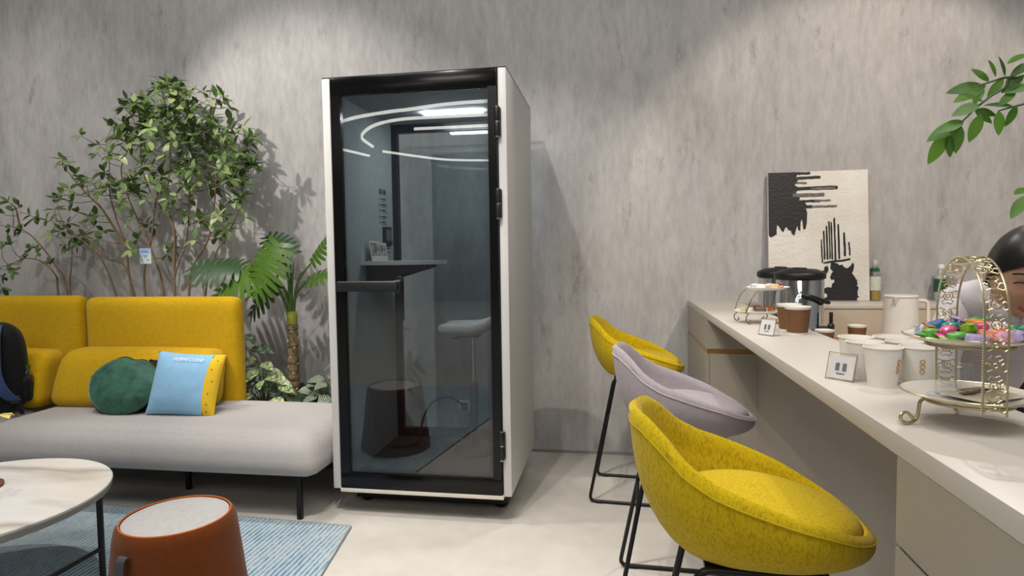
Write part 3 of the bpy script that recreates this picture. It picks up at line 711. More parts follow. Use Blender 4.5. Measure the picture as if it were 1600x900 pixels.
TREE_TIPS = [(-2.966, 3.736, 2.553), (-3.085, 3.834, 2.561), (-2.972, 3.778, 2.54), (-2.973, 3.853, 2.547), (-3.127, 3.86, 2.536), (-2.936, 3.681, 2.462), (-2.857, 3.664, 2.453), (-2.963, 3.928, 2.527), (-3.024, 3.743, 2.466), (-2.866, 3.735, 2.446), (-2.993, 3.979, 2.488), (-3.002, 3.81, 2.464), (-3.42, 3.928, 2.49), (-3.261, 3.812, 2.436), (-3.389, 3.865, 2.42), (-3.204, 3.708, 2.357), (-3.234, 3.863, 2.455), (-3.247, 3.938, 2.438), (-3.106, 3.827, 2.414), (-3.094, 3.897, 2.412), (-2.995, 3.875, 2.445), (-2.817, 3.68, 2.368), (-2.909, 3.903, 2.412), (-2.801, 3.849, 2.407), (-2.692, 3.756, 2.459), (-2.586, 3.67, 2.382), (-2.725, 3.937, 2.463), (-2.582, 3.811, 2.407), (-2.618, 3.89, 2.385), (-3.376, 3.941, 2.383), (-3.25, 3.889, 2.374), (-3.243, 3.955, 2.388), (-3.037, 3.786, 2.332), (-3.081, 3.916, 2.38), (-2.944, 3.802, 2.322), (-3.023, 3.959, 2.396), (-2.96, 3.941, 2.371), (-2.735, 3.691, 2.308), (-2.67, 3.704, 2.287), (-2.625, 3.729, 2.273), (-2.765, 3.969, 2.296), (-3.337, 3.8, 2.298), (-3.26, 3.861, 2.298), (-3.122, 3.756, 2.295), (-3.068, 3.822, 2.302), (-2.969, 3.783, 2.285), (-2.893, 3.772, 2.287), (-2.862, 3.847, 2.302), (-2.825, 3.847, 2.265), (-2.812, 3.949, 2.267), (-3.5, 3.878, 2.295), (-3.51, 3.957, 2.284), (-3.426, 3.934, 2.303), (-3.435, 3.977, 2.257), (-3.243, 3.875, 2.273), (-3.059, 3.712, 2.232), (-3.183, 3.935, 2.255), (-3.138, 3.969, 2.278), (-3.041, 3.95, 2.287), (-2.902, 3.842, 2.216), (-2.878, 3.888, 2.223), (-2.721, 3.728, 2.186), (-2.816, 3.926, 2.237), (-2.717, 3.844, 2.242), (-2.606, 3.751, 2.185), (-2.503, 3.68, 2.158), (-2.633, 3.933, 2.265), (-2.644, 3.977, 2.238), (-2.37, 3.688, 2.195), (-2.491, 3.916, 2.159), (-2.374, 3.791, 2.148), (-3.292, 3.708, 2.166), (-3.285, 3.754, 2.148), (-3.323, 3.906, 2.229), (-3.323, 3.939, 2.182), (-3.041, 3.674, 2.14), (-3.053, 3.857, 2.164), (-2.852, 3.674, 2.132), (-2.872, 3.89, 2.153), (-2.732, 3.766, 2.143), (-2.852, 3.942, 2.135), (-2.836, 3.974, 2.131), (-2.677, 3.822, 2.15), (-2.698, 3.98, 2.188), (-3.509, 3.759, 2.15), (-3.453, 3.685, 2.074), (-3.507, 3.852, 2.103), (-3.274, 3.67, 2.056), (-3.252, 3.723, 2.072), (-3.278, 3.791, 2.136), (-3.185, 3.855, 2.108), (-2.961, 3.71, 2.05), (-2.895, 3.674, 2.016), (-3.032, 3.938, 2.061), (-2.849, 3.76, 2.01), (-2.961, 3.967, 2.117), (-2.897, 3.947, 2.093), (-2.671, 3.781, 2.058), (-2.605, 3.807, 2.025), (-2.534, 3.826, 2.008), (-2.521, 3.866, 2.03), (-2.436, 3.851, 2.008), (-2.42, 3.839, 1.98), (-3.572, 3.858, 1.981), (-3.658, 3.961, 1.96), (-3.21, 3.822, 2.051), (-3.133, 3.798, 2.001), (-3.151, 3.89, 1.97), (-2.88, 3.736, 1.957), (-2.86, 3.756, 1.916), (-2.961, 3.973, 2.019), (-2.745, 3.827, 1.99), (-2.657, 3.835, 1.954), (-2.499, 3.664, 1.966), (-2.503, 3.793, 1.976), (-2.61, 3.846, 1.875), (-2.451, 3.666, 1.866), (-2.511, 3.857, 1.891), (-2.497, 3.862, 1.865), (-3.272, 3.679, 1.879), (-3.373, 3.861, 1.885), (-3.286, 3.809, 1.92), (-3.253, 3.877, 1.936), (-3.118, 3.773, 1.875), (-3.129, 3.886, 1.933), (-2.959, 3.896, 1.875), (-2.735, 3.667, 1.909), (-2.69, 3.679, 1.867), (-2.767, 3.876, 1.875), (-2.784, 3.968, 1.859), (-2.823, 3.74, 1.819), (-3.048, 3.806, 1.851), (-3.477, 3.85, 1.86), (-3.51, 3.762, 1.843), (-2.56, 3.776, 1.876), (-2.484, 3.76, 1.996), (-2.442, 3.778, 1.873), (-2.434, 3.851, 1.999), (-2.512, 3.756, 1.747), (-2.469, 3.781, 1.748), (-2.679, 3.907, 1.653), (-2.614, 3.669, 1.602), (-2.82, 3.842, 1.616), (-2.739, 3.895, 1.504), (-2.592, 3.759, 1.543), (-2.412, 3.731, 1.627), (-2.953, 3.917, 1.774), (-2.842, 3.736, 1.647), (-2.904, 3.72, 1.774), (-2.99, 3.799, 1.71), (-3.142, 3.883, 1.701), (-2.943, 3.693, 1.754), (-3.118, 3.763, 1.875), (-3.168, 3.767, 1.767), (-3.384, 3.927, 1.903), (-3.315, 3.8, 1.923), (-3.458, 3.934, 1.848), (-3.311, 3.714, 1.749), (-3.28, 3.768, 1.641), (-3.262, 3.868, 1.608), (-3.283, 3.943, 1.593), (-3.431, 3.804, 1.816), (-3.427, 3.732, 1.845), (-3.481, 3.699, 1.825), (-3.299, 3.829, 1.494), (-3.251, 3.721, 1.417), (-3.143, 3.918, 1.388), (-3.105, 3.928, 1.435), (-2.776, 3.719, 1.482), (-3.795, 3.749, 2.055), (-3.935, 3.918, 2.056), (-3.808, 3.865, 1.967), (-3.817, 3.918, 1.935), (-3.631, 3.77, 1.893), (-3.695, 3.702, 1.841), (-3.814, 3.753, 1.822), (-4.025, 3.914, 1.805), (-3.88, 3.747, 1.711), (-3.748, 3.771, 1.766), (-3.731, 3.793, 1.691), (-3.647, 3.794, 1.651), (-3.578, 3.791, 1.668), (-3.759, 3.955, 1.604), (-3.868, 3.71, 1.633), (-3.824, 3.661, 1.537), (-4.043, 3.962, 1.571), (-3.973, 3.942, 1.628), (-3.967, 3.976, 1.53), (-3.861, 3.799, 1.465), (-3.864, 3.964, 1.527), (-3.696, 3.957, 1.563), (-3.509, 3.731, 1.496), (-3.849, 3.899, 1.467)]
SHRUB_STEMS = [[(-3.904, 3.86, 0.3), (-3.922, 3.86, 1.115), (-3.99, 3.83, 1.332), (-4.105, 3.8, 1.508), (-4.192, 3.77, 1.586), (-4.281, 3.74, 1.606), (-4.358, 3.71, 1.625)], [(-3.981, 3.86, 0.3), (-4.001, 3.86, 1.115), (-3.984, 3.83, 1.254), (-4.07, 3.8, 1.353), (-4.172, 3.77, 1.374), (-4.254, 3.74, 1.336), (-4.358, 3.71, 1.3)], [(-3.882, 3.86, 0.3), (-3.899, 3.86, 1.115), (-3.851, 3.83, 1.292), (-3.801, 3.8, 1.445)], [(-4.292, 3.86, 1.592), (-4.284, 3.83, 1.727), (-4.282, 3.8, 1.764)], [(-4.256, 3.86, 1.611), (-4.128, 3.83, 1.665), (-4.006, 3.8, 1.651)]]
SHRUB_TIPS = [(-4.34, 3.822, 1.786), (-4.217, 3.793, 1.761), (-4.329, 3.768, 1.705), (-4.204, 3.729, 1.718), (-4.072, 3.738, 1.677), (-3.986, 3.719, 1.655), (-3.892, 3.692, 1.642), (-4.237, 3.78, 1.587), (-4.247, 3.729, 1.586), (-4.246, 3.818, 1.57), (-4.185, 3.688, 1.479), (-4.191, 3.834, 1.452), (-4.087, 3.798, 1.411), (-4.221, 3.837, 1.413), (-4.027, 3.832, 1.332), (-4.266, 3.833, 1.355), (-4.323, 3.778, 1.298), (-4.17, 3.682, 1.279), (-4.406, 3.807, 1.239), (-4.298, 3.709, 1.165), (-4.315, 3.731, 1.453), (-4.433, 3.793, 1.611), (-4.445, 3.769, 1.377)]

# ================================================================== plants
def leaf_mesh(name, L, Wd, mat, fold=.18, droop=.15, n=5, shape=.9, rows=None):
    vs, fs = [], []
    for i in range(n + 1):
        t = i / n
        w = Wd * .5 * (math.sin(PI * min(1, t ** shape)) ** .8 if 0 < t < 1 else 0.0)
        if i == 0: w = Wd * .04
        x = L * t; z = -droop * L * t * t
        vs += [(x, -w, z + fold * w), (x, 0, z), (x, w, z + fold * w)]
    for i in range(n):
        a = i * 3; fs += [(a, a + 3, a + 4, a + 1), (a + 1, a + 4, a + 5, a + 2)]
    me = bpy.data.meshes.new(name); me.from_pydata(vs, [], fs); me.validate()
    for p_ in me.polygons: p_.use_smooth = True
    me.materials.append(mat); return me
def leaf_matrix(base, direction, up=Vector((0, 0, 1)), roll=0.0, s=1.0):
    d = Vector(direction).normalized()
    y = Vector(up).cross(d)
    if y.length < 1e-3: y = d.orthogonal()
    y.normalize(); z = d.cross(y)
    m = Matrix((d, y, z)).transposed().to_4x4() @ R(roll, 'X') @ Matrix.Scale(s, 4)
    m.translation = Vector(base); return m
def near_on(stems, p, below=.02):
    best = None
    for s in stems:
        for q in s:
            if True:
                d = (q - p).length + .35 * max(0, abs(q.x - p.x) - .1) + 1.2 * max(0, q.z - p.z + below)
                if best is None or d < best[0]: best = (d, q)
    return best[1] if best else stems[0][-1]
M_BARK = plain('bark', '78634a', .85, bump=.6, var=.3, scale=70); M_TWIG = plain('twig', '5d5038', .85, var=.2, scale=60)
LEAF_LIMIT = 300
def shrub(name, label, loc, stems, tips, mat, L, Wd, per, r0, group=None, whorl=True, seed=1):
    rnd = random.Random(seed); loc = Vector(loc)
    t = thing(name, label, 'plant', loc, 0, group)
    smooth = [[q - loc for q in spline(s, 6)] for s in stems]
    for s in smooth:
        n = len(s); MB().tube(s, [max(.0028, r0 * (1 - .85 * i / n)) for i in range(n)], 7).build('stem', M_BARK, t)
    tw = MB(); leaves = []
    for p in tips:
        p = Vector(p) - loc; q = near_on(smooth, p)
        mid = (p + q) / 2 + Vector((rnd.uniform(-.02, .02), rnd.uniform(-.02, .02), -.1 * (p - q).length))
        pts = spline([q, mid, p], 4); tw.tube(pts, [.0028 - .0014 * i / len(pts) for i in range(len(pts))], 5)
        d = (pts[-1] - pts[-2]).normalized()
        if whorl:
            k = per + rnd.choice((-1, 0, 0, 1)); a0 = rnd.uniform(0, 6.28)
            side = d.orthogonal().normalized(); w2 = d.cross(side)
            for i in range(k):
                a = a0 + 2 * PI * i / k + rnd.uniform(-.25, .25)
                dirn = (side * math.cos(a) + w2 * math.sin(a)) + d * rnd.uniform(.15, .7) + Vector((0, 0, -.12))
                leaves.append((leaf_matrix(p + dirn.normalized() * .006, dirn, Vector((rnd.uniform(-.2, .2), rnd.uniform(-.5, -.1), 1)), rnd.uniform(-.4, .4), rnd.uniform(.75, 1.2)), -p.y + rnd.uniform(0, .15)))
        else:
            for i in range(per):
                sgn = 1 if i % 2 else -1; f = 1 - (i // 2) * .28
                b = p + (pts[-3] - p) * (1 - f) if i < per - 1 else p
                side = d.cross(Vector((0, -1, .3))).normalized()
                dirn = d * .6 + side * sgn * .9 + Vector((0, rnd.uniform(-.3, .1), rnd.uniform(-.2, .1)))
                if i == per - 1: dirn = d
                leaves.append((leaf_matrix(b, dirn, Vector((rnd.uniform(-.2, .2), -.7, 1)), rnd.uniform(-.4, .4), rnd.uniform(.8, 1.15)), rnd.random()))
    two = tw.build('twigs', M_TWIG, t); two['kind'] = 'stuff'
    me = leaf_mesh('leaf', L, Wd, mat)
    leaves.sort(key=lambda e: -e[1])
    for m, _ in leaves[:LEAF_LIMIT]:
        o = bpy.data.objects.new('leaf', me); COL.objects.link(o); o.parent = t; o.matrix_local = m
    if len(leaves) > LEAF_LIMIT:
        mb = MB(); vv = [tuple(v.co) for v in me.vertices]; ff = [tuple(p_.vertices) for p_ in me.polygons]
        for m, _ in leaves[LEAF_LIMIT:]: mb.add(vv, ff, m)
        o = mb.build('leaves', mat, t, True, 180); o['kind'] = 'stuff'
    return t
M_LEAF = leafmat('tree_leaf', '3c5f20', 'a6b87c'); M_LEAF2 = leafmat('shrub_leaf', '24451a', '6a8848')
_rt = random.Random(77)
TREE_TIPS = TREE_TIPS + [(x + _rt.uniform(-.07, .07), y + _rt.uniform(-.08, .05), z + _rt.uniform(-.06, .06)) for x, y, z in TREE_TIPS[:150:3]]
tree = shrub('leafy_tree', 'tall many stemmed green tree behind the yellow sofa, a pale card hanging in it', (-3.0, 3.84, .30), TREE_STEMS, TREE_TIPS, M_LEAF, .078, .038, 5, .009, seed=5)
shrub('leafy_shrub', 'low sparse leafy shrub at the far left behind the sofa', (-3.9, 3.86, .30), SHRUB_STEMS, SHRUB_TIPS, M_LEAF2, .062, .030, 5, .008, whorl=False, seed=8)
cdt = thing('plant_tag', 'small pale blue and white card hanging on the tree', 'tag', (-3.165, 3.735, 1.325), .08)
k_ = NT('tag_print'); sp_ = k_.n('ShaderNodeSeparateXYZ'); k_.l(k_.coords(), sp_.inputs[0])
k_.l(k_.ramp(sp_.outputs[2], [(.02, rgb('c3cfc6')), (.06, rgb('b8c7cf')), (.075, rgb('9db3d6')), (.12, rgb('8ea6d6'))]), k_.b.inputs['Base Color'])
cdo = MB().box(-.042, .042, -.001, .001, 0, .105).build('card', k_.m, cdt, False)
tx = MB()
for i, (a, b, z) in enumerate(((-.034, .02, .085), (-.02, .024, .075), (-.018, .018, .055), (-.012, .014, .045), (.01, .03, .025))): tx.box(a, b, -.0016, -.001, z, z + .004)
tx.build('printed_lines', plain('blue_ink', '3b539c', .7), cdo, False)
MB().tube([(0, 0, .105), (.01, .02, .14), (.02, .06, .17)], .0012, 5).build('string', M_TWIG, cdt)

# split leaf palm
def lobed_leaf(name, L, Wd, nl, mat, droop=.25, cup=.12):
    vs, fs = [], []
    def P(x, y):
        r = x / L
        return (x, y, -droop * L * r * r + cup * abs(y) - .9 * y * y / L)
    def env(t): return Wd * .5 * (math.sin(PI * min(1, (.16 + .80 * t))) ** .75)
    for sg in (1, -1):
        for i in range(nl):
            t0, t1 = i / nl, (i + 1) / nl
            tm_ = (t0 + t1) / 2; w = env(tm_); web = w * .38
            shift = L * (.02 + .16 * tm_) - L * .16 * (1 - tm_) ** 2
            b = len(vs)
            g = .10 / nl
            x0, x1 = L * t0, L * t1
            cols = [(x0, x1, 0, 0), (x0 + shift * .3, x1 + shift * .3, web, web),
                    (x0 + L * g + shift * .6, x1 - L * g * .2 + shift * .6, web + (w - web) * .4, web + (w - web) * .42),
                    (x0 + L * g * 2.2 + shift * .85, x1 - L * g * .5 + shift * .9, web + (w - web) * .75, web + (w - web) * .8),
                    ((x0 + x1) / 2 + shift * 1.05, (x0 + x1) / 2 + shift * 1.12, w * .99, w)]
            for a0, a1, y0, y1 in cols: vs.append(P(a0, sg * y0)); vs.append(P(a1, sg * y1))
            for c in range(4):
                q = (b + c * 2, b + c * 2 + 1, b + c * 2 + 3, b + c * 2 + 2); fs.append(q if sg > 0 else q[::-1])
    b = len(vs); vs += [P(L * .94, -Wd * .05), P(L * .94, Wd * .05), P(L * 1.1, .0)]; fs.append((b, b + 1, b + 2))
    me = bpy.data.meshes.new(name); me.from_pydata(vs, [], fs); me.validate()
    for p_ in me.polygons: p_.use_smooth = True
    me.materials.append(mat); return me
M_PALM = leafmat('palm_leaf', '2a4412', '4f7222', .35, .2); M_PALMD = leafmat('palm_leaf_dark', '1c331b', '42603f', .4, .15)
M_STALK = plain('green_stalk', '3a5a22', .5, var=.15)
ph = thing('split_leaf_palm', 'split leaf palm with a ringed trunk between the sofa and the phone booth', 'plant', (-2.09, 3.72, .30))
def trunk_material():
    k = NT('ringed_trunk'); f = k.noise(k.coords((1, 1, .6)), 40, 5, .7)
    k.l(k.ramp(f, [(.35, rgb('3a2f22')), (.6, rgb('7d6c52'))]), k.b.inputs['Base Color']); k.b.inputs['Roughness'].default_value = .9; k.bump(f, .8, .01); return k.m
prof = [(.0, -.02)]
for i in range(12):
    z = -.02 + .055 * i; prof += [(.031 + .006 * (i % 2), z), (.036, z + .02), (.030, z + .045)]
prof += [(.030, .64), (0, .645)]
tk = MB().lathe(prof, 18).build('trunk', trunk_material(), ph)
sc_ = MB()
for i in range(26):
    a = i * 2.4; z = .08 + .021 * i
    sc_.add([(.030, -.012, 0), (.040, 0, .006), (.030, .012, 0), (.034, 0, .022)], [(0, 1, 3), (1, 2, 3), (0, 2, 1)], T(0, 0, z) @ R(a, 'Z'))
sco = sc_.build('leaf_scars', plain('scar', '9a8562', .9), tk, False); sco['kind'] = 'stuff'
MB().lathe([(.031, .61), (.034, .63), (.035, .67), (.030, .70), (0, .705)], 18).build('crown_shaft', plain('yellow_green', '7f8428', .5, var=.2), ph)
# each leaf: stalk end, blade direction, blade size, material
PALM = [((-.30, -.08, .99), (-.95, -.1, .10), .34, .34, 9, M_PALMD, .1, (-.1, -.6, .8)),
        ((-.12, -.10, .98), (-.95, -.35, -.35), .36, .30, 10, M_PALM, .25, (.1, -.75, .7)),
        ((-.02, -.10, 1.15), (-.35, -.35, -.75), .36, .34, 10, M_PALM, .2, (-.2, -.95, .1)),
        ((.16, -.02, 1.02), (.55, -.05, .8), .20, .19, 7, M_PALM, .1, (-.5, -.8, .4)),
        ((.14, -.05, .90), (.75, -.15, .30), .22, .16, 7, M_PALM, .2, (0, -.7, .7)),
        ((-.03, .06, 1.06), (-.7, .2, .55), .28, .24, 8, M_PALMD, .2, (.2, -.8, .5)),
        ((-.10, .02, .90), (-.8, -.2, -.6), .30, .24, 8, M_PALMD, .3, (0, -.7, .7))]
for tip, dr, L, Wd, nl, mt, drp, upv in PALM:
    tip = Vector(tip); s0 = Vector((tip.x * .06, tip.y * .06, .66))
    mid = Vector((tip.x * .30, tip.y * .3, .66 + (tip.z - .66) * .62))
    lf = MB().tube(spline([s0, mid, tip], 6), [.011 - .006 * i / 12 for i in range(13)], 8).build('leaf_stalk', M_STALK, ph)
    me = lobed_leaf('leaf_blade', L, Wd, nl, mt, drp)
    b = bpy.data.objects.new('leaf_blade', me); COL.objects.link(b); b.parent = lf; b.matrix_local = leaf_matrix(tip, dr, upv)
MB().tube(spline([(0, 0, .70), (.01, -.01, .85), (.03, -.01, 1.02)], 5), [.012 - .009 * i / 10 for i in range(11)], 8).build('leaf_spear', M_STALK, ph)

# low foliage plants
def striped_leaf_mat(name, dark, light, wave_scale, kind):
    k = NT(name); v = k.coords()
    if kind == 'stripe':
        sep = k.n('ShaderNodeSeparateXYZ'); k.l(v, sep.inputs[0])
        ab = k.n('ShaderNodeMath', operation='ABSOLUTE'); k.l(sep.outputs[1], ab.inputs[0])
        # curved stripes: width measured against the leaf's own bulge
        x2 = k.n('ShaderNodeMath', operation='SUBTRACT'); k.l(sep.outputs[0], x2.inputs[0]); x2.inputs[1].default_value = .032
        sq = k.n('ShaderNodeMath', operation='MULTIPLY'); k.l(x2.outputs[0], sq.inputs[0]); k.l(x2.outputs[0], sq.inputs[1])
        ad = k.n('ShaderNodeMath', operation='MULTIPLY_ADD'); k.l(sq.outputs[0], ad.inputs[0]); ad.inputs[1].default_value = 14.0; k.l(ab.outputs[0], ad.inputs[2])
        mu = k.n('ShaderNodeMath', operation='MULTIPLY'); k.l(ad.outputs[0], mu.inputs[0]); mu.inputs[1].default_value = wave_scale
        sn = k.n('ShaderNodeMath', operation='SINE'); k.l(mu.outputs[0], sn.inputs[0])
        fac = sn.outputs[0]; stops = [(.0, rgb(dark)), (.5, rgb(dark)), (.85, rgb(light))]
    else:
        fac = k.noise(v, wave_scale, 5, .7); stops = [(.42, rgb(dark)), (.58, rgb(light))]
    k.l(k.ramp(fac, stops), k.b.inputs['Base Color']); k.b.inputs['Roughness'].default_value = .4; return k.m
def low_plant(name, label, loc, n, L, Wd, mat, h, spread, seed, shape=.8, droop=.3, bias=(0, -.3)):
    rnd = random.Random(seed); t = thing(name, label, 'plant', loc, 0, 'low foliage plants beside the palm')
    me = leaf_mesh('leaf', L, Wd, mat, .1, droop, 6, shape); st_m = MB()
    for i in range(n):
        a = i * 2.4 + rnd.uniform(-.3, .3); q = ((i + .5) / n) ** .6
        b = Vector((math.cos(a) * spread * q + bias[0] * .1, math.sin(a) * spread * q * .5 + bias[1] * .1, h * (1.05 - .75 * q) + rnd.uniform(-.03, .03)))
        st_m.tube(spline([(0, 0, -.01), (b.x * .4, b.y * .4, b.z * .7), b], 3), .0025, 5)
        d = Vector((math.cos(a), math.sin(a) * .6 - .5, rnd.uniform(-.35, .25)))
        o = bpy.data.objects.new('leaf', me); COL.objects.link(o); o.parent = t
        o.matrix_local = leaf_matrix(b, d, Vector((rnd.uniform(-.3, .3), -.6, .8)), rnd.uniform(-.3, .3), rnd.uniform(.75, 1.15))
    st_m.build('stems', M_STALK, t); return t
M_STR = striped_leaf_mat('striped_leaf', '22371f', 'b9c3ad', 620, 'stripe'); M_VAR = striped_leaf_mat('cream_splashed_leaf', '2f5324', 'b4bd8c', 40, 'noise')
low_plant('striped_leaf_plant', 'low plant with silver striped leaves against the phone booth', (-1.80, 3.72, .30), 30, .095, .072, M_STR, .36, .19, 3, .75)
low_plant('splashed_leaf_plant', 'low plant with cream splashed leaves just right of the yellow backrest', (-2.30, 3.70, .30), 26, .13, .075, M_VAR, .40, .20, 4, .7)
low_plant('arrow_leaf_plant', 'pale veined arrow leaved plant tucked behind the yellow backrest', (-2.47, 3.78, .30), 14, .15, .085, striped_leaf_mat('pale_vein_leaf', '35553a', '8fa58c', 25, 'noise'), .58, .16, 9, .55)
low_plant('dark_leaf_plant', 'dark green low plant at the foot of the palm trunk', (-2.02, 3.80, .30), 16, .11, .06, leafmat('deep_leaf', '0f2410', '2c4a24'), .20, .20, 12, .8)

# ================================================================== the bar counter
CX, CH, CT, CIN = .464, 1.0416, .036, .752
M_TOP = plain('counter_white', 'c3bdb4', .38, var=.015, scale=6); M_BODY = plain('counter_beige', '9f988c', .5, var=.02, scale=8)
M_GOLD = plain('gold_trim', 'a98a4e', .35, .7, var=.1)
M_WOOD = None
k_ = NT('pale_wood'); v_ = k_.coords((1, 8, 8)); f_ = k_.noise(v_, 4, 6, .6)
k_.l(k_.ramp(f_, [(.3, rgb('b98f55')), (.7, rgb('d6b079'))]), k_.b.inputs['Base Color']); k_.b.inputs['Roughness'].default_value = .45; M_WOOD = k_.m
bar = thing('bar_counter', 'long pale bar counter with gold trim running out from the concrete wall', 'counter', (CX, 2.2, 0))
oy = 2.2
MB().rbox(0, CIN - CX, .25 - oy, WALL_Y - .002 - oy, CH - CT, CH, .0015).build('countertop', M_TOP, bar)
def block(y0, y1, gold=True):
    b = MB().box(0, .272, y0 - oy, y1 - oy, .85 if gold else .858, CH - CT - .0005).box(0, .272, y0 - oy, y1 - oy, 0, .824 if gold else .85).build('cabinet_block', M_BODY, bar, False)
    if gold: MB().box(.003, .269, y0 + .003 - oy, y1 - oy, .824, .85).build('gold_band', M_GOLD, b, False)
    else: MB().box(.008, .264, y0 + .008 - oy, y1 - .008 - oy, .848, .86).build('shadow_gap', M_BLKM, b, False)
    return b
far = block(3.286, WALL_Y - .008); block(.25, 1.105, False)
MB().box(.256, .2725, 1.105 - oy, 3.286 - oy, 0, CH - CT - .0005).build('front_panel', M_BODY, bar, False)
MB().box(.0125, .0145, 3.2852 - oy, 3.287 - oy, .0, .824).build('panel_joint', plain('joint_dark', '5b564e', .7), far, False)

wk = thing('back_counter', 'low wood topped work counter along the wall behind the bar', 'counter', (2.0, 3.45, 0))
MB().rbox(-1.245, 1.6, -.25, .294, .822, .85, .003).box(-1.245, -.885, .294, .449, .822, .8499).build('worktop', M_WOOD, wk)
MB().box(-1.24, 1.59, -.22, .29, .06, .822).build('cabinet', M_BODY, wk, False)
MB().box(-1.20, 1.55, -.18, .28, 0, .06).build('plinth', M_BLKM, wk, False)
lg = thing('wall_ledge', 'raised pale ledge against the wall behind the bar, carrying the painting', 'ledge', (2.0, 3.93, 0))
MB().rbox(-.88, 1.6, -.186, .194, 1.018, CH, .002).rbox(-1.245, -.88, -.03, .194, 1.018, CH, .002).build('ledge_top', M_TOP, lg)
MB().box(-.878, 1.598, -.18, .19, .851, 1.018).box(-1.245, -.878, -.022, .19, .851, 1.018).box(-1.24, 1.59, -.02, .19, 0, .821).build('ledge_front', plain('ledge_beige', 'bdb2a2', .5, var=.02), lg, False)

# painting leaning on the wall
PW, PH, PT = .578, .800, .022
pn = thing('abstract_painting', 'black and white abstract canvas leaning on the ledge against the wall', 'painting', (1.231, 4.022, CH + .001))
LM = R(-.078, 'X')
def canvas_material():
    k = NT('white_impasto'); f = k.noise(k.coords((1, 1, 1.6)), 28, 6, .75); g = k.noise(k.coords(), 3, 4)
    k.l(k.ramp(g, [(.35, rgb('e6dfd4')), (.6, rgb('efece6')), (.75, rgb('dccfbf'))]), k.b.inputs['Base Color']); k.b.inputs['Roughness'].default_value = .7
    k.bump(f, .8, .012); return k.m
MB().rbox(-PW / 2, PW / 2, 0, PT, 0, PH, .003, 2, LM).build('canvas', canvas_material(), pn)
M_PAINT = plain('black_paint', '17161a', .5, bump=.7, scale=90, var=.3); M_GPAINT = plain('grey_paint', '6d6a68', .6, bump=.6, scale=70, var=.4)
rp = random.Random(21)
def px(x, y): return (x / 640 - .5) * PW, (1 - y / 825) * PH      # picture grid: 640 wide, 825 tall, y down
def patch(poly, mat, name, th=.0025):
    pts = [px(*p) for p in poly]
    MB().prism(pts, 0, th, LM @ Matrix(((1, 0, 0, 0), (0, 0, -1, .0003), (0, 1, 0, 0), (0, 0, 0, 1)))).build(name, mat, pn, False)
def rough_line(x0, y0, x1, y1, n, j):
    return [(x0 + (x1 - x0) * i / n + rp.uniform(-j, j), y0 + (y1 - y0) * i / n + rp.uniform(-j, j)) for i in range(n + 1)]
top_block = [(2, 2), (185, 2)] + rough_line(185, 4, 190, 180, 10, 16) + rough_line(235, 190, 250, 240, 4, 5) + [(252, 262), (248, 330), (240, 368), (226, 372), (222, 330), (216, 300), (208, 330), (206, 380), (192, 372), (188, 345), (176, 378), (168, 408), (152, 400), (146, 378), (128, 372), (118, 352), (108, 360), (96, 388), (82, 372), (70, 352), (58, 336), (52, 372), (54, 398), (30, 412), (12, 418), (2, 405)]
patch(top_block, M_PAINT, 'black_field')
for (y, x0, x1, h, g) in ((12, 170, 272, 16, 0), (42, 165, 338, 18, 0), (72, 180, 250, 12, 1), (110, 170, 446, 22, 0), (113, 280, 430, 14, 1), (152, 160, 362, 22, 1), (150, 160, 300, 14, 0), (190, 190, 330, 14, 0), (190, 300, 400, 10, 1), (226, 240, 285, 18, 0), (226, 280, 440, 13, 1)):
    jt = rp.uniform(-3, 3)
    patch([(x0, y - h / 2)] + rough_line(x0 + 20, y - h / 2, x1, y - h / 2 + jt, 6, 1.5) + [(x1 + 3, y)] + rough_line(x1, y + h / 2 + jt, x0 + 20, y + h / 2, 6, 1.5) + [(x0, y + h / 2)], M_GPAINT if g else M_PAINT, 'brush_stroke', .003 + .0008 * g)
for (x, y0, y1, w) in ((344, 440, 580, 8), (360, 385, 560, 10), (378, 355, 560, 11), (394, 325, 556, 9), (408, 330, 560, 10), (428, 305, 575, 11), (452, 345, 556, 12), (488, 398, 540, 13), (518, 460, 535, 10)):
    patch([(x - w / 2, y1)] + rough_line(x - w / 2, y1 - 20, x - w / 2 - 4, y0, 5, 1.2) + [(x - 3, y0 - 6)] + rough_line(x + w / 2 - 5, y0, x + w / 2, y1 - 20, 5, 1.2) + [(x + w / 2, y1), (x, y1 + 8)], M_PAINT, 'brush_stroke', .003)
patch([(350, 582), (400, 572), (470, 566), (505, 560), (520, 556), (522, 568), (470, 578), (400, 584), (352, 590)], M_PAINT, 'brush_stroke', .0035)
blob = [(400, 580), (440, 590), (452, 602), (470, 596), (480, 612), (500, 622), (522, 606), (536, 584), (545, 600), (540, 632), (530, 652), (545, 672)] + rough_line(562, 690, 566, 815, 12, 9) + [(560, 823), (352, 823), (350, 812), (372, 800), (372, 780), (350, 776), (344, 752), (376, 738), (400, 742), (404, 720), (420, 706), (416, 690), (400, 694), (392, 676), (404, 650), (412, 640), (394, 622)]
patch(blob, M_PAINT, 'black_field')
patch([(356, 612), (378, 604), (384, 628), (374, 650), (360, 656), (346, 644), (340, 636), (356, 632)], M_PAINT, 'paint_spot', .003)

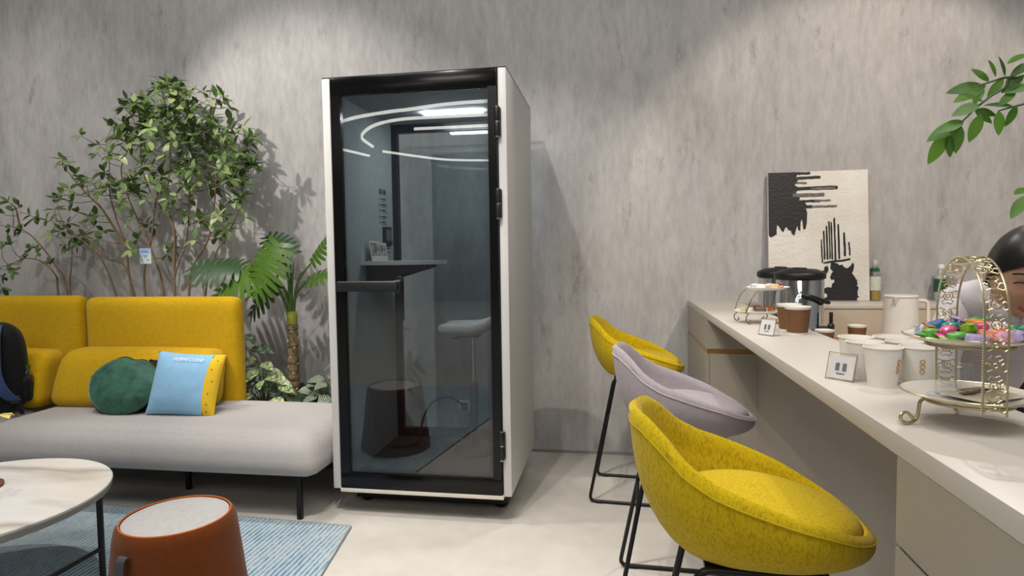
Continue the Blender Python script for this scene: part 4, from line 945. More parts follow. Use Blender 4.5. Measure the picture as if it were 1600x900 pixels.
# ---------------- things on and behind the bar
M_CHROME = plain('mirror_steel', 'd5d6d8', .06, 1.0, var=.02); M_CREAM = plain('white_china', 'e6e3dc', .2, var=.02)
def urn(label, loc, tap):
    t = thing('drink_urn', label, 'urn', loc, 0, 'steel drink urns')
    MB().lathe([(0, 0), (.108, 0), (.112, .006), (.112, .02), (.118, .026), (.118, .345), (.114, .352), (0, .352)], 48).build('body', M_CHROME, t)
    MB().lathe([(.114, .350), (.124, .352), (.127, .358), (.127, .378), (.122, .386), (.085, .402), (.07, .404), (.066, .400), (.03, .402), (0, .404)], 48).build('lid', M_BLKM, t)
    MB().rbox(-.02, .02, -.06, .06, .400, .412, .004).build('lid_grip', M_BLKM, t)
    if tap:
        TM = R(math.radians(-42), 'Z')
        MB().tube(spline([(.10, -.075, .27), (.135, -.06, .268), (.14, 0, .25), (.135, .06, .232), (.10, .075, .23)], 5), .0095, 8, False, R(math.radians(-62), 'Z')).build('carry_handle', M_BLKM, t)
        tp = MB().tube([(.11, 0, .10), (.165, 0, .10)], .011, 10, False, TM).lathe([(0, -.035), (.009, -.035), (.013, .0), (.016, .012), (.016, .03), (.011, .036), (0, .036)], 14, TM @ T(.165, 0, .09))
        tp.build('tap', M_BLKM, t)
        MB().rbox(.157, .173, -.008, .008, .126, .185, .004, 2, TM).build('tap_lever', M_BLKM, t)
    return t
urn('mirror steel drink urn with black lid, tap and carry handle, in front of the painting', (.965, 3.47, .8505), True)
urn('second black lidded steel urn, half hidden behind the first one', (.935, 3.735, .8505), False)

M_KRAFT = plain('brown_kraft', '6e4a2c', .75, var=.08, scale=60); M_PAPER = plain('white_paper', 'e9e5dd', .6, var=.02)
def paper_cup(name, label, loc, h, rt, rb, sleeve, group, rz=0):
    t = thing(name, label, 'cup', loc, rz, group)
    MB().lathe([(0, .004), (rb - .002, .004), (rb - .001, 0), (rb, 0), (rt, h), (rt + .002, h + .001), (rt + .0015, h + .003), (rt - .0005, h + .003), (rt - .002, h - .001), (rb - .001, .007), (0, .007)], 36).build('cup_body', M_PAPER, t)
    if sleeve:
        z0, z1 = h * .07, h * .93; f = lambda z: rb + (rt - rb) * z / h + .0008
        MB().lathe([(f(z0), z0), (f(z0) + .0008, z0), (f(z1) + .0008, z1), (f(z1), z1)], 36, None, True).build('brown_wrap', M_KRAFT, t)
    return t
GB = 'brown paper cups'
paper_cup('brown_cup', 'brown paper cup on the bar, nearest of the pair beside the urn', (.668, 2.425, CH), .100, .044, .034, True, GB)
paper_cup('brown_cup', 'brown paper cup on the bar, just behind the nearest brown cup', (.668, 2.535, CH), .100, .044, .034, True, GB)
paper_cup('brown_cup', 'brown paper cup under the tap of the urn', (1.035, 3.29, .8505), .100, .044, .034, True, GB)
paper_cup('brown_cup', 'small brown paper cup alone on the wooden worktop by the pitcher', (1.262, 3.50, .8505), .100, .044, .034, True, GB)
M_LOGO = plain('orange_print', 'c08a3c', .6); M_GREYP = plain('grey_print', '6e6e70', .6)
def on_cup(a, z, rb, rt, h, off=.0008):
    r = rb + (rt - rb) * z / h + off; return (r * math.cos(a), r * math.sin(a), z)
CUPS = [((.596, 1.501), 'white paper cup nearest the edge, front left of the cup cluster', -75), ((.675, 1.510), 'white paper cup at the front right, beside the tiered stand', -125),
        ((.590, 1.588), 'white paper cup second from the front on the sign holder side', -55), ((.600, 1.672), 'white paper cup at the back left of the cup cluster', -50),
        ((.682, 1.598), 'white paper cup second from the front on the right side', -60), ((.686, 1.682), 'white paper cup at the back right of the cup cluster', 200)]
for (x, y), lab, a0 in CUPS:
    h, rt, rb = .087, .039, .029
    t = paper_cup('white_cup', lab, (x, y, CH), h, rt, rb, False, 'white paper cups')
    lgm = MB(); a0 = math.radians(a0 + 22)
    for i in range(3):
        zc = .060 - .011 * i; ring = []
        for k in range(14):
            b = 2 * PI * k / 14; ring.append(on_cup(a0 + .0045 * math.cos(b) / .034, zc + .0048 * math.sin(b), rb, rt, h, .0009))
        lgm.tube(ring, .0008, 4, True)
    lgm.build('ring_logo', M_LOGO, t)
    gp_ = MB()
    for i in range(6):
        zc = .052 - .006 * (i // 2); aa = a0 + 1.45 + .14 * (i % 2)
        c = on_cup(aa, zc, rb, rt, h, .0006); gp_.box(-.0004, .0006, -.0019, .0019, -.0018, .0018, T(*c) @ R(aa, 'Z'))
    gp_.build('small_print', M_GREYP, t, False)

pt = thing('pitcher', 'tall white lidded pitcher on the wooden worktop behind the bar', 'pitcher', (1.455, 3.46, .8505), 0)
MB().lathe([(0, 0), (.083, 0), (.087, .006), (.085, .06), (.078, .22), (.076, .252), (.073, .255), (0, .256)], 40).build('body', M_CREAM, pt)
MB().lathe([(.0, .254), (.078, .254), (.079, .260), (.074, .266), (0, .267)], 40).build('lid', M_CREAM, pt)
MB().tube(rounded([(.070, 0, .235), (.128, 0, .235), (.132, 0, .05), (.078, 0, .05)], .03), .010, 10).build('handle', M_CREAM, pt)
MB().add([(-.070, -.02, .25), (-.100, 0, .252), (-.070, .02, .25), (-.074, 0, .20)], [(0, 1, 2), (0, 3, 1), (1, 3, 2), (0, 2, 3)], R(.9, 'Z')).build('spout', M_CREAM, pt)

def sign(label, loc, rz):
    t = thing('card_holder', label, 'card holder', loc, rz, 'acrylic card holders on the bar')
    MA = glass('acrylic', (.98, .98, .985, 1), 1.0)
    def tri(x0, x1, prof): 
        n = len(prof)
        return [(x0, y, z) for y, z in prof] + [(x1, y, z) for y, z in prof], [tuple(range(n))[::-1], tuple(range(n, 2 * n))] + [(i, (i + 1) % n, n + (i + 1) % n, n + i) for i in range(n)]
    MB().add(*tri(-.034, .034, [(-.018, 0), (-.016, 0), (.001, .062), (-.001, .064)])).add(*tri(-.034, .034, [(.022, 0), (.020, 0), (-.001, .062), (.001, .064)])).box(-.034, .034, -.018, .022, 0, .0015).build('acrylic_stand', MA, t, False)
    cd_ = MB().add(*tri(-.031, .031, [(-.0150, .004), (-.0140, .004), (-.0005, .057), (-.0012, .057)])).build('card', plain('card_white', 'dcdad6', .6), t, False)
    mk = MB(); sl = .0145 / .053
    for i, (a, b, z0, z1) in enumerate(((-.014, -.004, .022, .040), (.003, .013, .022, .040), (-.010, .010, .014, .017))):
        mk.add([(a, -.0158 + sl * (z0 - .004), z0), (b, -.0158 + sl * (z0 - .004), z0), (b, -.0158 + sl * (z1 - .004), z1), (a, -.0158 + sl * (z1 - .004), z1)], [(0, 1, 2, 3)])
    mk.build('printed_marks', M_GREYP, cd_, False)
    MB().tube([(-.034, -.0165, .001), (.034, -.0165, .001), (.034, .0, .0635), (-.034, .0, .0635)], .0012, 5, True).build('gold_edge', M_GOLD, t)
sign('small card holder by the brown cups', (.556, 2.375, CH), -.95)
sign('small gold edged card holder beside the white cups', (.535, 1.565, CH), -.85)

# drink bottles on the ledge
def bottle(label, x, y, h, r, label_col, cap_col, liquid):
    t = thing('drink_bottle', label, 'bottle', (x, y, CH + .0005), 0, 'drink bottles on the ledge')
    MB().lathe([(0, 0), (r * .9, 0), (r, .008), (r, h * .62), (r * .92, h * .68), (r * .5, h * .84), (r * .42, h * .88), (r * .42, h * .9), (0, h * .9)], 24).build('bottle_body', glass('bottle_plastic', (.95, .97, .965, 1), 1.5), t)
    MB().lathe([(0, .003), (r * .88, .003), (r * .95, .01), (r * .95, h * liquid), (0, h * liquid)], 24).build('drink', plain('drink_' + label_col, 'a98a3c' if liquid < .5 else 'b9c6c4', .15, var=.05), t)
    MB().lathe([(r + .0006, h * .25), (r + .0012, h * .25), (r + .0012, h * .60), (r + .0006, h * .60)], 24, None, True).build('paper_label', plain('label_' + label_col, label_col, .5, var=.12, scale=50), t)
    MB().lathe([(0, h * .89), (r * .50, h * .89), (r * .52, h * .90), (r * .52, h * .985), (r * .46, h), (0, h)], 20).build('cap', plain('cap_' + cap_col, cap_col, .4), t)
    return t
b1 = bottle('clear bottle with a white label beside the painting', 1.56, 4.06, .245, .033, 'c9cdbb', 'b9bdb6', .24)
MB().lathe([(.0165, .185), (.0245, .176), (.0250, .192), (.0170, .20)], 24, None, True).build('neck_band', plain('band_green', '1f5a45', .5), b1)
bottle('clear bottle with a dark green label and white cap, behind the tiered stand', 1.915, 4.04, .215, .034, '1d5136', 'e6e6e4', .7)

# ---- small two tier snack stand
ss = thing('snack_stand', 'small two tier gilt wire snack stand at the far end of the bar', 'snack stand', (.625, 2.80, CH), .2)
M_WIRE = plain('gilt_wire', '8d7c55', .3, .9, var=.15)
def dish(cx_, z, rx, ry):
    m_ = T(cx_, 0, z) @ Matrix.Diagonal((rx, ry, 1, 1))
    return MB().lathe([(0, 0), (.72, 0), (.80, .002), (1.0, .011), (1.0, .0135), (.80, .006), (.7, .004), (0, .004)], 40, m_)
dish(-.02, .042, .098, .085).build('lower_dish', M_CREAM, ss); dish(.025, .142, .090, .080).build('upper_dish', M_CREAM, ss)
for sy in (-1, 1):
    for cx_, sx in ((-.02, -1), (-.02, 1)):
        x = cx_ + sx * .062; y = sy * .055
        MB().tube(spline([(x, y, .043), (x + sx * .012, y * 1.15, .03), (x + sx * .010, y * 1.2, .012), (x, y * 1.2, .004), (x - sx * .008, y * 1.15, .012), (x - sx * .003, y * 1.1, .020)], 4), .0024, 6).build('scroll_foot', M_WIRE, ss)
    for sx in (-1, 1):
        MB().tube(spline([(-.02 + sx * .075, sy * .06, .046), (sx * .082, sy * .064, .085), (.01 + sx * .078, sy * .066, .115), (.025 + sx * .070, sy * .062, .143)], 5), .0024, 6).build('upright', M_WIRE, ss)
WR = [('c9b48c', 'tan'), ('a9621f', 'amber'), ('ccd0d6', 'silver'), ('8b2f22', 'red'), ('e4e2dd', 'white'), ('6b5848', 'brown')]
def wrapped(name, label, loc, rz, L, Wd, H, mat, group, tail=True, tilt=0):
    t = thing(name, label, 'candy', loc, rz, group)
    TMx = R(tilt, 'Y')
    MB().cushion(L, Wd, H, min(H, Wd) * .5, (0, 0, .002), 5, lambda p: (p[0] + .15 * L * mnoise.noise((p[0] * 150, p[1] * 150, rz)), p[1] * (1 - .45 * (p[0] / L) ** 2), p[2] + .22 * H * mnoise.noise((p[0] * 130 + rz * 9, p[1] * 160, p[2] * 90))), TMx @ T(0, 0, H)).build('wrapped_sweet', mat, t, True, 22)
    if tail:
        for sg in (-1, 1):
            MB().add([(sg * L * .9, 0, H), (sg * L * 1.7, Wd * .9, H * 1.6), (sg * L * 1.75, 0, H * 1.1), (sg * L * 1.65, -Wd * .9, H * .9), (sg * L * .9, 0, H * 1.15)], [(0, 1, 2), (0, 2, 3), (4, 2, 1), (4, 3, 2)], TMx).build('twist_end', mat, t, False)
    return t
def foil(name, col): return plain(name, col, .38, .05, var=.18, scale=120, coat=.2)
FOIL = {n: foil('foil_' + n, c) for c, n in WR}
used_s = (set(), set())
def pick(palette, i, rr, ang, used):
    dirs = ['at the right', 'at the back right', 'at the back', 'at the back left', 'at the left', 'at the front left', 'at the front', 'at the front right']
    pos = 'in the middle' if rr < .38 else dirs[int(round((ang % (2 * PI)) / (PI / 4))) % 8]
    for k in range(len(palette)):
        nm = palette[(i + k) % len(palette)][1]
        if (nm, pos) not in used: break
    used.add((nm, pos)); return nm, pos
rs = random.Random(5); SSM = Matrix.Translation((.625, 2.80, CH)) @ R(.2, 'Z')
for tier, (cx_, z, cnt) in enumerate(((-.02, .0475, 8), (.025, .1475, 7))):
    for i in range(cnt):
        a = i * 2.4 + .4; q = .058 * math.sqrt((i + .4) / cnt)
        p_ = SSM @ Vector((cx_ + q * 1.05 * math.cos(a), q * .9 * math.sin(a), z + .004 * (i % 2)))
        nm, pos = pick(WR, i * 5 + tier * 2, q / .058, a + .2, used_s[tier])
        wrapped('snack_packet', f'{nm} wrapped snack {pos} of the {["lower", "upper"][tier]} dish of the small snack stand', p_, rs.uniform(0, 6.28), .020, .014, .0095, FOIL[nm], f'wrapped snacks on the {["lower", "upper"][tier]} dish', True)

# ---- large gilt two tier stand
SX, SY = .6135, 1.1935
gs = thing('tiered_stand', 'gilt two tier cake stand with an arched filigree handle, piled with bright candy', 'cake stand', (SX, SY, CH), math.radians(-7))
M_GILT = plain('pale_gilt', 'c4b893', .3, .9, var=.15)
M_PLATE = plain('plate_white', 'e4dfd4', .18, var=.04); M_PRINT = plain('plate_blue_print', 'c3c9cc', .25, var=.18, scale=90)
def plate(z, r):
    o = MB().lathe([(0, z), (r * .60, z), (r * .72, z + .003), (r * .98, z + .011), (r, z + .013), (r * .98, z + .0145), (r * .72, z + .0065), (r * .6, z + .0035), (0, z + .0035)], 64).build('plate', M_PLATE, gs)
    MB().lathe([(r * .992, z + .0122), (r + .0006, z + .0135), (r * .99, z + .0150), (r * .98, z + .0146)], 64, None, True).build('gilt_rim', M_GILT, o)
    MB().lathe([(0, z + .0036), (r * .58, z + .0036), (r * .60, z + .0040), (r * .58, z + .0042), (0, z + .0042)], 48).build('printed_centre', M_PRINT, o)
    MB().lathe([(r * .60, z - .005), (r * .66, z - .005), (r * .66, z - .0005), (r * .60, z - .0005)], 48, None, True).build('carrier_ring', M_GILT, o)
plate(.042, .1030); plate(.143, .1010)
def arch(s):
    """path of the arch: foot, upright, half round, upright, foot; s runs 0..1; returns (y, z, tangent)"""
    ra, z0, z1 = .1015, .037, .192
    up, arc = z1 - z0, PI * ra; tot = 2 * up + arc; d = s * tot
    if d < up: return -ra, z0 + d, (0, 1)
    if d < up + arc:
        a = (d - up) / ra; return -ra * math.cos(a), z1 + ra * math.sin(a), (math.sin(a), math.cos(a))
    return ra, z1 - (d - up - arc), (0, -1)
NS = 80; BW = .0165
for sx in (-1, 1):
    MB().tube([(sx * BW, arch(i / NS)[0], arch(i / NS)[1]) for i in range(NS + 1)], .0016, 6).build('arch_rail', M_GILT, gs)
bead = MB()
for i in range(150):
    y, z, _ = arch((i + .5) / 150)
    for sx in (-1, 1):
        r = .0010; cx_ = sx * (BW + .0018)
        bead.add([(cx_ + r, y, z), (cx_ - r, y, z), (cx_, y + r, z), (cx_, y - r, z), (cx_, y, z + r), (cx_, y, z - r)], [(0, 2, 4), (2, 1, 4), (1, 3, 4), (3, 0, 4), (2, 0, 5), (1, 2, 5), (3, 1, 5), (0, 3, 5)])
bo = bead.build('beading', M_GILT, gs, False); bo['kind'] = 'stuff'
fil = MB(); NF = 19
def on_arch(s, u, v):     # u across the band, v along it
    y, z, t_ = arch(min(1, max(0, s))); return (u, y + t_[0] * v, z + t_[1] * v)
for i in range(NF):
    s0 = (i + .5) / NF
    fil.tube([on_arch(s0, .0075 * math.cos(b), 0.0075 * math.sin(b)) for b in [2 * PI * k / 14 for k in range(14)]], .0012, 5, True)
    fil.tube([on_arch(s0, .0035 * math.cos(b), .0035 * math.sin(b)) for b in [2 * PI * k / 8 for k in range(8)]], .0012, 4, True)
    for sx in (-1, 1):
        fil.tube([on_arch(s0, sx * .007, 0), on_arch(s0, sx * .011, .004), on_arch(s0, sx * .015, .002)], .0011, 4)
        fil.tube([on_arch(s0, sx * .004, .0068), on_arch(s0, sx * .010, .011), on_arch(s0, sx * .006, .0165), on_arch(s0, 0, .014)], .0011, 4)
        fil.tube([on_arch(s0, sx * .0045, -.0065), on_arch(s0, sx * .012, -.010), on_arch(s0, sx * .016, -.007)], .0011, 4)
fil.build('filigree', M_GILT, gs)
for a in (200, 320, 80):
    A_m = R(math.radians(a), 'Z')
    MB().tube(spline([(.080, 0, .046), (.088, 0, .040), (.091, 0, .022), (.096, 0, .008), (.110, 0, .003), (.122, 0, .008), (.122, 0, .018), (.112, 0, .022), (.099, 0, .010)], 5), .0030, 8, False, A_m).build('scroll_foot', M_GILT, gs)
CANDY = [('d98a1f', 'orange'), ('8fbf2f', 'lime green'), ('d6568a', 'magenta'), ('3f6fa8', 'blue'), ('2f8f7a', 'teal'), ('e6c832', 'yellow'), ('d9a0b8', 'pink'), ('b9a8d6', 'lilac'), ('c93f3a', 'red'), ('5fae4a', 'leaf green'), ('e88f7a', 'salmon'), ('c9d6e6', 'pale blue')]
FOIL2 = {n: foil('candy_' + n.replace(' ', '_'), c) for c, n in CANDY}
rc = random.Random(9); GSM = Matrix.Translation((SX, SY, CH))
n_c = 30; used_c = set()
for i in range(n_c):
    a = i * 2.39996; q = .082 * math.sqrt((i + .5) / n_c); lay = .006 if q > .055 else .020
    nm, pos = pick(CANDY, i * 7 + i // 12, q / .082, a, used_c)
    wrapped('candy', f'{nm} foil wrapped candy {pos} of the upper gilt stand plate', (SX + q * math.cos(a), SY + q * math.sin(a), CH + .1475 + lay * (1 - q / .1) + .003 * (i % 2)), rc.uniform(0, 6.28), .0160, .0115, .0085, FOIL2[nm], 'foil candies on the upper plate', True, rc.uniform(-.55, .55))
sk = thing('snack_bag', 'flat cream and brown snack bag lying on the lower plate of the gilt stand', 'snack bag', (.632, 1.185, CH + .048), .5)
MB().add(*[(lambda vs, fs: ([(x, z, .004 - y) for x, y, z in vs], fs))(*pillow_grid(.058, .040, .006, 14, .03, -1, 1, 1))][0]).add(*[(lambda vs, fs: ([(x, z, .004 - y) for x, y, z in vs], fs))(*pillow_grid(.058, .040, .004, 14, .03, -1, 1, -1))][0]).build('bag', plain('bag_cream', 'd8cfba', .35, var=.12, scale=40), sk)
MB().box(-.05, .05, -.004, .006, .0102, .0112).build('brown_stripe', plain('bag_brown', '4a2320', .4), sk, False)
MB().box(-.02, .035, .012, .028, .0095, .0106).build('printed_picture', plain('bag_picture', '9a7a4a', .4, var=.4, scale=80), sk, False)
tg_ = thing('glass_tumbler', 'small clear glass tumbler behind the lower plate of the gilt stand', 'glass', (.712, 1.437, CH))
MB().lathe([(0, 0), (.028, 0), (.030, .004), (.034, .035), (.031, .062), (.0295, .062), (.032, .035), (.028, .008), (0, .006)], 32).build('bowl', glass('tumbler_glass', (.95, .96, .96, 1), 2.6), tg_)
MB().tube([(.0305 * math.cos(2 * PI * i / 32), .0305 * math.sin(2 * PI * i / 32), .062) for i in range(32)], .001, 5, True).build('rim', glass('rim_glass', (.95, .96, .96, 1), 2.5), tg_)

# ================================================================== bar stools
def sstep(a, b, x):
    t = max(0, min(1, (x - a) / (b - a))); return t * t * (3 - 2 * t)
RIM = [(-.262, .988), (-.235, .982), (-.20, .955), (-.15, .905), (-.09, .872), (0, .842), (.12, .800), (.20, .764), (.24, .746), (.262, .734)]
def rim_z(x):
    if x <= RIM[0][0]: return RIM[0][1]
    for (a, za), (b, zb) in zip(RIM, RIM[1:]):
        if x <= b: return za + (zb - za) * (x - a) / (b - a)
    return RIM[-1][1]
def shell_point(th, s, inner):
    """th 0 = front, pi = back.  s 0 at the middle of the bottom, 1 at the rim"""
    c, sn = math.cos(th), math.sin(th)
    back = sstep(-.05, .95, -c)                      # 1 at the back
    arm = sstep(.98, .2, c)
    # plan of the rim and of the bottom
    e = 2.35
    k = (abs(c) ** e + abs(sn) ** e) ** (-1 / e)
    rx = .262; ry = .232
    narrow = 1 - .20 * max(0, -c) ** 2 * abs(sn) ** .3 - .16 * max(0, c) ** 2.2
    X1, Y1 = rx * k * c, ry * k * sn * narrow
    zr = rim_z(X1)
    X0, Y0 = .02 + .165 * k * c, .128 * k * sn
    zb = .672
    if not inner:
        if s < .42:
            q = s / .42; return Vector((.02 + (X0 - .02) * q, Y0 * q, zb + .004 * q * q))
        q = (s - .42) / .58
        bulge = math.sin(PI * q) * .030
        qq = q ** .85
        return Vector((X0 + (X1 - X0) * qq + bulge * c * .8, Y0 + (Y1 - Y0) * qq + bulge * sn, zb + .004 + (zr - zb - .004) * q ** 1.25))
    t = .030
    L = math.hypot(X1, Y1); f = (L - t) / L
    Xi, Yi = X1 * f, Y1 * f
    zs = .752
    if s > .5:
        q = (1 - s) / .5
        fi = .93 - .20 * back; XB, YB_ = .022 + fi * (Xi - .022), Yi * (.94 - .08 * back)
        return Vector((Xi + (XB - Xi) * sstep(0, 1, q) , Yi + (YB_ - Yi) * sstep(0, 1, q), zr - .004 + (zs - .004 - zr) * q ** .8 if zr > zs else zr - .004 - .008 * q))
    q = s / .5
    fi = .93 - .20 * back; XB, YB_ = .022 + fi * (Xi - .022), Yi * (.94 - .08 * back)
    return Vector((.022 + (XB - .022) * q, YB_ * q, min(zs, zr - .008) - .004))
def rim_mid(th):
    a = shell_point(th, 1, False); b = shell_point(th, 1, True); return (a + b) / 2 + Vector((0, 0, .012))
def stool_shell():
    N, mo, mi = 72, 16, 12; rings = []
    for i in range(1, mo + 1): rings.append([shell_point(2 * PI * k / N, i / mo, False) for k in range(N)])
    rings.append([rim_mid(2 * PI * k / N) * 1 for k in range(N)])
    for i in range(mi, 0, -1): rings.append([shell_point(2 * PI * k / N, i / mi, True) for k in range(N)])
    vs = [p for r in rings for p in r]; fs = []
    for j in range(len(rings) - 1):
        for k in range(N):
            k2 = (k + 1) % N; fs.append((j * N + k, j * N + k2, (j + 1) * N + k2, (j + 1) * N + k))
    fs.append(tuple(range(N))[::-1]); fs.append(tuple(range((len(rings) - 1) * N, len(rings) * N)))
    return MB().add(vs, fs)
def seat_pad():
    N = 64; rings = []
    def outline(th, f):
        p = shell_point(th, .5, True); fr = max(0, math.cos(th))
        return Vector((.022 + (p.x - .022) * f * (1.03 + .10 * fr ** 3), p.y * f * 1.02, 0))
    for f, z in ((.90, .744), (.985, .750), (1.0, .762), (.985, .776), (.94, .786), (.82, .792), (.6, .794), (.3, .795), (.05, .795)):
        rings.append([outline(2 * PI * k / N, f) + Vector((0, 0, z - .026 * (max(0, math.cos(2 * PI * k / N)) * f) ** 2)) for k in range(N)])
    vs = [p for r in rings for p in r]; fs = []
    for j in range(len(rings) - 1):
        for k in range(N): fs.append((j * N + k, j * N + (k + 1) % N, (j + 1) * N + (k + 1) % N, (j + 1) * N + k))
    fs += [tuple(range(N))[::-1], tuple(range((len(rings) - 1) * N, len(rings) * N))]
    return MB().add(vs, fs)
me_shell = stool_shell().mesh('shell', True, 60); me_pad = seat_pad().mesh('seat_pad', True, 60)
me_seam = MB().tube([shell_point(2 * PI * k / 72, .965, False) * 1.0 + Vector((math.cos(2 * PI * k / 72) * .001, math.sin(2 * PI * k / 72) * .001, 0)) for k in range(72)], .0022, 6, True).mesh('seam')
def loop(sy):
    y1, y2 = sy * .125, sy * .205
    return rounded([(-.115, y1, .668), (.165, y1, .668), (.235, y2, .0095), (-.245, y2, .0095)], .035, 5, True)
me_loop = {s: MB().tube(loop(s), .0088, 10, True).mesh('sled_leg') for s in (-1, 1)}
def at_leg(xt, xb, z, sy):
    q = (.668 - z) / .6585; return (xt + (xb - xt) * q, sy * (.125 + .080 * q), z)
me_bar = MB().tube([at_leg(-.115, -.245, .40, -1), at_leg(-.115, -.245, .40, 1)], .0075, 8).mesh('rear_bar')
me_foot = MB().tube([at_leg(.165, .235, .27, -1), at_leg(.165, .235, .27, 1)], .0088, 8).mesh('foot_bar')
me_under = MB().box(-.10, .15, -.13, .13, .660, .672).mesh('seat_plate', False)
me_glide = MB().rbox(-.018, .018, -.010, .010, 0, .006, .002).mesh('glide')
M_SY = fabric('yellow_tweed', 'bda20c', .10, 260, 130, .4, (1, 1, .35), col2='9c8508'); M_SG = fabric('lilac_grey_wool', '9a9296', .08, 420, 80, .3)
M_SYP = fabric('yellow_seam', 'b39a12', .1); M_SGP = fabric('grey_seam', 'b3adb0', .1)
def bar_stool(label, loc, rz, mat, seam):
    t = thing('bar_stool', label, 'bar stool', loc, rz, 'bar stools at the counter')
    for me, m_ in ((me_shell, mat), (me_pad, mat), (me_seam, seam)):
        o = bpy.data.objects.new(me.name, me); COL.objects.link(o); o.parent = t
        if not me.materials: me.materials.append(m_)
        o.material_slots[0].link = 'OBJECT'; o.material_slots[0].material = m_
    for me in (me_loop[-1], me_loop[1], me_bar, me_foot, me_under): 
        if not me.materials: me.materials.append(M_LEG)
        o = bpy.data.objects.new(me.name.split('.')[0], me); COL.objects.link(o); o.parent = t
    for x in (-.19, .18):
        for sy in (-1, 1):
            if not me_glide.materials: me_glide.materials.append(M_BLKM)
            o = bpy.data.objects.new('glide', me_glide); COL.objects.link(o); o.parent = t; o.location = (x, sy * .205, 0)
    return t
bar_stool('yellow tub bar stool on black sled legs, farthest from the camera, by the wall', (.113, 3.49, 0), math.radians(-4), M_SY, M_SYP)
bar_stool('lilac grey tub bar stool between the two yellow stools', (.250, 2.41, 0), math.radians(-2), M_SG, M_SGP)
bar_stool('yellow tub bar stool nearest the camera, tucked under the bar', (.292, 1.46, 0), math.radians(-2), M_SY, M_SYP)

# ================================================================== foreground branch at the upper right
M_BLEAF = leafmat('branch_leaf', '2a5514', '6a9a3a', .4, .35)
pt_ = thing('potted_tree', 'leafy branch reaching in from the right edge above the cake stand', 'plant', (1.45, 1.40, 0))
PO = Vector((1.45, 1.40, 0))
MB().lathe([(0, 0), (.15, 0), (.155, .01), (.19, .36), (.195, .37), (.185, .37), (.178, .34), (0, .33)], 36).build('pot', plain('pot_white', 'c9c6c0', .5), pt_)
MB().tube(spline([(0, 0, .33), (.01, 0, .9), (-.02, .02, 1.4), (-.08, .04, 1.75), (-.10, .05, 2.0)], 6), [.018 - .012 * i / 24 for i in range(25)], 10).build('stem', M_BARK, pt_)
tw = MB()
for pts in ([(-.08, .04, 1.75), (-.35, .09, 1.80), (-.587, .10, 1.728), (-.623, .10, 1.694), (-.651, .10, 1.676), (-.679, .10, 1.652), (-.700, .10, 1.63), (-.727, .10, 1.604)],
            [(-.40, .10, 1.795), (-.579, .10, 1.719), (-.623, .10, 1.715), (-.656, .10, 1.706), (-.689, .10, 1.698)],
            [(-.062, .035, 1.66), (-.45, .09, 1.70), (-.577, .10, 1.66), (-.605, .10, 1.653), (-.634, .10, 1.645)],
            [(-.043, .028, 1.55), (-.45, .09, 1.52), (-.56, .10, 1.478)], [(-.45, .09, 1.52), (-.555, .10, 1.466)]):
    P = spline(pts, 4); tw.tube(P, [.004 - .0028 * i / len(P) for i in range(len(P))], 6)
crown = []
for i in range(30):   # the rest of the crown, beyond the frame
    a = i * 2.4; zz = 1.70 + .011 * i; qz = (zz - 1.70) / .33; st0 = Vector((-.072 - .03 * qz, .038 + .012 * qz, min(zz, 1.98) - .02))
    b = st0 + Vector((math.cos(a) * .11, math.sin(a) * .11, .05)); crown.append((b, a)); tw.tube([st0, (st0 + b) / 2 + Vector((0, 0, .012)), b], .0018, 5)
two = tw.build('twigs', M_STALK, pt_); two['kind'] = 'stuff'
BR = [((0.79, 1.706), (0.727, 1.698)), ((0.794, 1.703), (0.737, 1.675)), ((0.798, 1.71), (0.769, 1.738)), ((0.825, 1.717), (0.818, 1.742)), ((0.825, 1.713), (0.801, 1.68)), ((0.77, 1.659), (0.716, 1.638)), ((0.754, 1.628), (0.683, 1.594)), ((0.742, 1.624), (0.689, 1.606)), ((0.721, 1.604), (0.69, 1.541)), ((0.723, 1.602), (0.735, 1.553)), ((0.742, 1.624), (0.741, 1.562)), ((0.777, 1.638), (0.762, 1.582)), ((0.771, 1.648), (0.796, 1.628)), ((0.777, 1.652), (0.812, 1.641)), ((0.845, 1.653), (0.795, 1.665)), ((0.816, 1.645), (0.822, 1.595)), ((0.845, 1.653), (0.829, 1.611)), ((0.859, 1.715), (0.823, 1.686)), ((0.848, 1.686), (0.822, 1.663)), ((0.862, 1.76), (0.83, 1.747)), ((0.867, 1.741), (0.849, 1.729)), ((0.872, 1.692), (0.824, 1.687)), ((0.783, 1.665), (0.757, 1.68)), ((0.81, 1.718), (0.797, 1.737)), ((0.79, 1.701), (0.772, 1.67)), ((0.874, 1.477), (0.852, 1.471)), ((0.887, 1.465), (0.847, 1.418)), ((.90, 1.73), (.905, 1.79)), ((.92, 1.76), (.87, 1.80)), ((.95, 1.80), (.93, 1.86)), ((.98, 1.79), (.99, 1.72))]
bl_me = leaf_mesh('leaf', 1.0, .42, M_BLEAF, .12, .12, 8, .85)
rb_ = random.Random(2)
for (x0, z0), (x1, z1) in BR:
    d = Vector((x1 - x0, rb_.uniform(-.25, .15) * .06, z1 - z0)); L = max(.045, d.length * 1.04)
    o = bpy.data.objects.new('leaf', bl_me); COL.objects.link(o); o.parent = pt_
    o.matrix_local = leaf_matrix(Vector((x0, 1.5 + rb_.uniform(-.015, .015), z0)) - PO, d, Vector((rb_.uniform(-.3, .3), -.75, .55)), rb_.uniform(-.3, .3), L)
for b, a in crown:
    o = bpy.data.objects.new('leaf', bl_me); COL.objects.link(o); o.parent = pt_
    o.matrix_local = leaf_matrix(b, Vector((math.cos(a), math.sin(a), .2)), Vector((0, 0, 1)), 0, .09)

